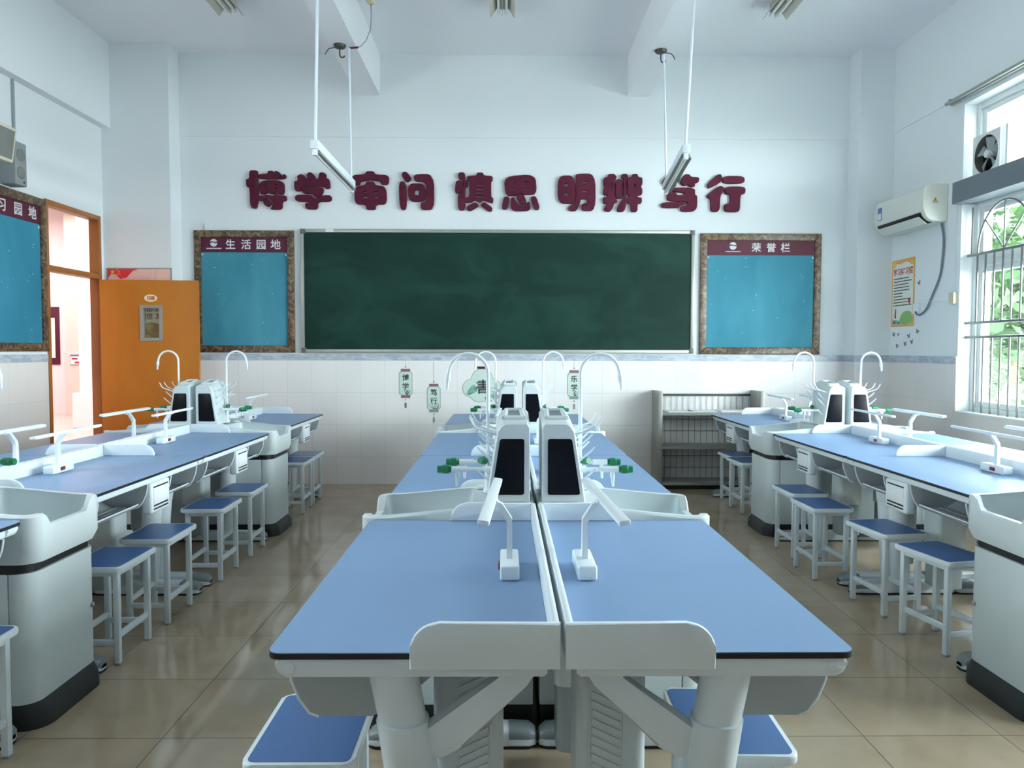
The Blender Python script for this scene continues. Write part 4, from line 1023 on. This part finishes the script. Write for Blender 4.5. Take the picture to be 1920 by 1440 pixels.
    # exhaust fan standing in the upper window
    t = thing('exhaust_fan', 'square white exhaust fan with a dark round grille in the upper window', 'fan', (X+.02, 6.15, 2.817))
    hs, H = .175, .345; n = 32
    ring = lambda r, x: [(x, r*math.cos(2*math.pi*k/n), H/2+r*math.sin(2*math.pi*k/n)) for k in range(n)]
    def sq(x):
        out = []
        for k in range(n):
            a = 2*math.pi*k/n; c, s_ = math.cos(a), math.sin(a); m_ = max(abs(c), abs(s_)); out.append((x, hs*.985*c/m_, H/2+hs*.985*s_/m_))
        return out
    b = MB(); b.loft([sq(.0), sq(.075), ring(.150, .075), ring(.150, -.002), ring(.162, -.006), ring(.168, 0), sq(.0)], (False, False)); hb = b.build('housing', 'winframe', t)
    b = MB(); b.loft([ring(.151, .072), ring(.151, .076)]); b.build('shutter', 'black', t, smooth=False)
    b = MB(); b.loft([ring(.149, .0), ring(.149, .07), ring(.146, .07), ring(.146, .0)], (False, False)); b.build('throat', 'alu_dark', t)
    b = MB(); b.tube([(.0, 0, H/2), (.02, 0, H/2), (.068, 0, H/2)], [.030, .036, .036], 16); b.build('hub', 'winframe', t)
    for k in range(5):
        a = 2*math.pi*k/5+.4; R = Matrix.Translation((.03, 0, H/2)) @ Matrix.Rotation(a, 4, 'X')
        b = MB(); b.loft([[(-.012, .03, -.016), (.012, .03, .016), (.015, .03, .016), (-.009, .03, -.016)], [(-.014, .135, -.045), (.016, .135, .045), (.019, .135, .045), (-.011, .135, -.045)]], T=R); b.build('blade', 'pp_dark', t)
    b = MB(); b.box(.03, .08, -.70, -.18, 0, .01, .002); b.box(.03, .08, -.215, -.19, .01, .36, .003); o = b.build('fan_stand_frame', 'winframe', t)
    # curtain rail
    t = thing('curtain_rail', 'double white curtain rail above the window on the right wall', 'curtain rail', (X, 3.4, 3.515))
    for x_ in (-.03, -.075):
        b = MB(); b.box(x_-.012, x_+.012, 0, 3.17, -.012, .012, .004); b.build('rail', 'alu', t)
    for y in (.1, 1.6, 3.1):
        b = MB(); b.box(-.09, -.008, y-.012, y+.012, .012, .022, .002); b.build('bracket', 'alu', t)
right_wall_bits()

# ------------------------------------------------------------------ ceiling lights, hanging lamps, hooks
def ceiling_light(x, y1, label):
    t = thing('ceiling_light', label, 'ceiling light', (x, y1-1.26, CEIL), 0, 'ceiling lights at the top of the photo'); Lh = 1.26
    b = MB(); b.box(-.045, .045, 0, Lh, -.06, 0, .003); b.build('housing', 'fixture', t)
    for sg in (-1, 1):
        b = MB(); b.prism([(sg*.045, -.045), (sg*.050, -.045), (sg*.105, -.128), (sg*.098, -.128)], 0, Lh, 'y'); b.build('reflector_wing', 'fixture', t)
    b = MB(); b.prism([(-.004, -.06), (.004, -.06), (.002, -.115), (-.002, -.115)], 0, Lh, 'y'); b.build('centre_fin', 'fixture', t)
    for sg in (-1, 1):
        b = MB(); b.tube([(sg*.032, .02, -.088), (sg*.032, Lh+.012, -.088)], .0135, 14); b.box(sg*.032-.012, sg*.032+.012, .0, .02, -.10, -.06); b.box(sg*.032-.012, sg*.032+.012, Lh-.02, Lh, -.10, -.06); b.build('fluorescent_tube', 'tube', t)
for px, lb in ((-2.345, 'left twin tube ceiling light over the door side'), (-.018, 'middle twin tube ceiling light between the two beams'), (2.335, 'right twin tube ceiling light over the window side')):
    ceiling_light(px, 6.64, lb)
def hanging_lamp(xa, xb, ya, yb, z, xta, xtb, zt, label):
    t = thing('board_lamp', label, 'hanging lamp', (xa, ya, z), 0, 'lamps hung in front of the chalkboard')
    d = Vector((xb-xa, yb-ya, 0)); L = d.length; R = Matrix.Rotation(math.atan2(-d.x, d.y), 4, 'Z')
    b = MB(); b.box(-.028, .028, -.02, L+.02, -.03, .03, .004, 0, 2, R); b.build('housing', 'steel_white', t)
    b = MB(); b.prism([(-.026, -.03), (.026, -.03), (.042, -.062), (.038, -.062)], 0.02, L-.02, 'y', 0, 0, 2, R); b.build('reflector', 'alu', t)
    b = MB(); b.tube([(0, .02, -.055), (0, L-.02, -.055)], .013, 14, 0, R); b.box(-.016, .016, -.01, .022, -.072, -.03, .003, 0, 2, R); b.box(-.016, .016, L-.022, L+.01, -.072, -.03, .003, 0, 2, R); b.build('fluorescent_tube', 'tube', t)
    b = MB(); b.tube([(0, .02, .029), (xta-xa, .02, zt[0]-z)], .011, 12); b.build('hanging_rod', 'white', t)
    b = MB(); b.tube([(xb-xa, yb-ya-.02, .029), (xtb-xa, yb-ya-.02, zt[1]-z)], .009, 12); b.build('hanging_rod', 'white', t)
hanging_lamp(-1.302, -1.295, 5.27, 6.50, 2.80, -1.275, -1.305, (3.97, 3.925), 'white strip lamp on two rods under the left beam')
hanging_lamp(1.270, 1.385, 5.33, 6.52, 2.80, 1.325, 1.350, (3.972, 3.90), 'white strip lamp on two rods under the right beam')
def hook(x, y, z, label, sg):
    t = thing('fan_hook', label, 'ceiling hook', (x, y, z), 0, 'dark hooks under the beams')
    b = MB(); b.lathe([(.012, -.03), (.045, -.022), (.052, -.006), (.052, 0)], n=18); b.build('plate', 'darkmetal', t)
    b = MB(); b.tube([(0, 0, -.02), (0, 0, -.06)]+[(.022-.022*math.cos(q), 0, -.075-.03*math.sin(q)) for q in (math.pi*k/6 for k in range(6))], .006, 8); b.build('hook_arm', 'darkmetal', t)
    b = MB(); b.tube([(sg*.03, 0, -.02), (sg*.09, 0, -.03), (sg*.115, 0, -.06), (sg*.12, 0, -.08)], .004, 6); b.build('wire_end', 'wire', t)
hook(-1.395, 6.53, 3.97, 'dark fan hook under the left ceiling beam', -1)
hook(1.345, 6.60, 3.972, 'dark fan hook under the right ceiling beam', 1)
def rose():
    t = thing('ceiling_rose', 'beige ceiling rose with a drooping wire right of the left beam', 'ceiling rose', (-1.135, 6.56, CEIL))
    b = MB(); b.lathe([(.03, -.055), (.035, -.04), (.045, -.03), (.055, -.012), (.055, 0)], n=18); b.build('rose_body', 'cream', t)
    b = MB(); b.tube([(0, 0, -.05), (.005, -.01, -.15), (0, -.02, -.27), (-.035, -.03, -.37), (-.08, -.04, -.425), (-.115, -.05, -.44)], .004, 6); b.build('wire', 'cable', t)
    b = MB(); b.tube([(-.10, -.048, -.436), (-.175, -.055, -.445)], .009, 8); b.build('taped_joint', 'maroon', t)
rose()
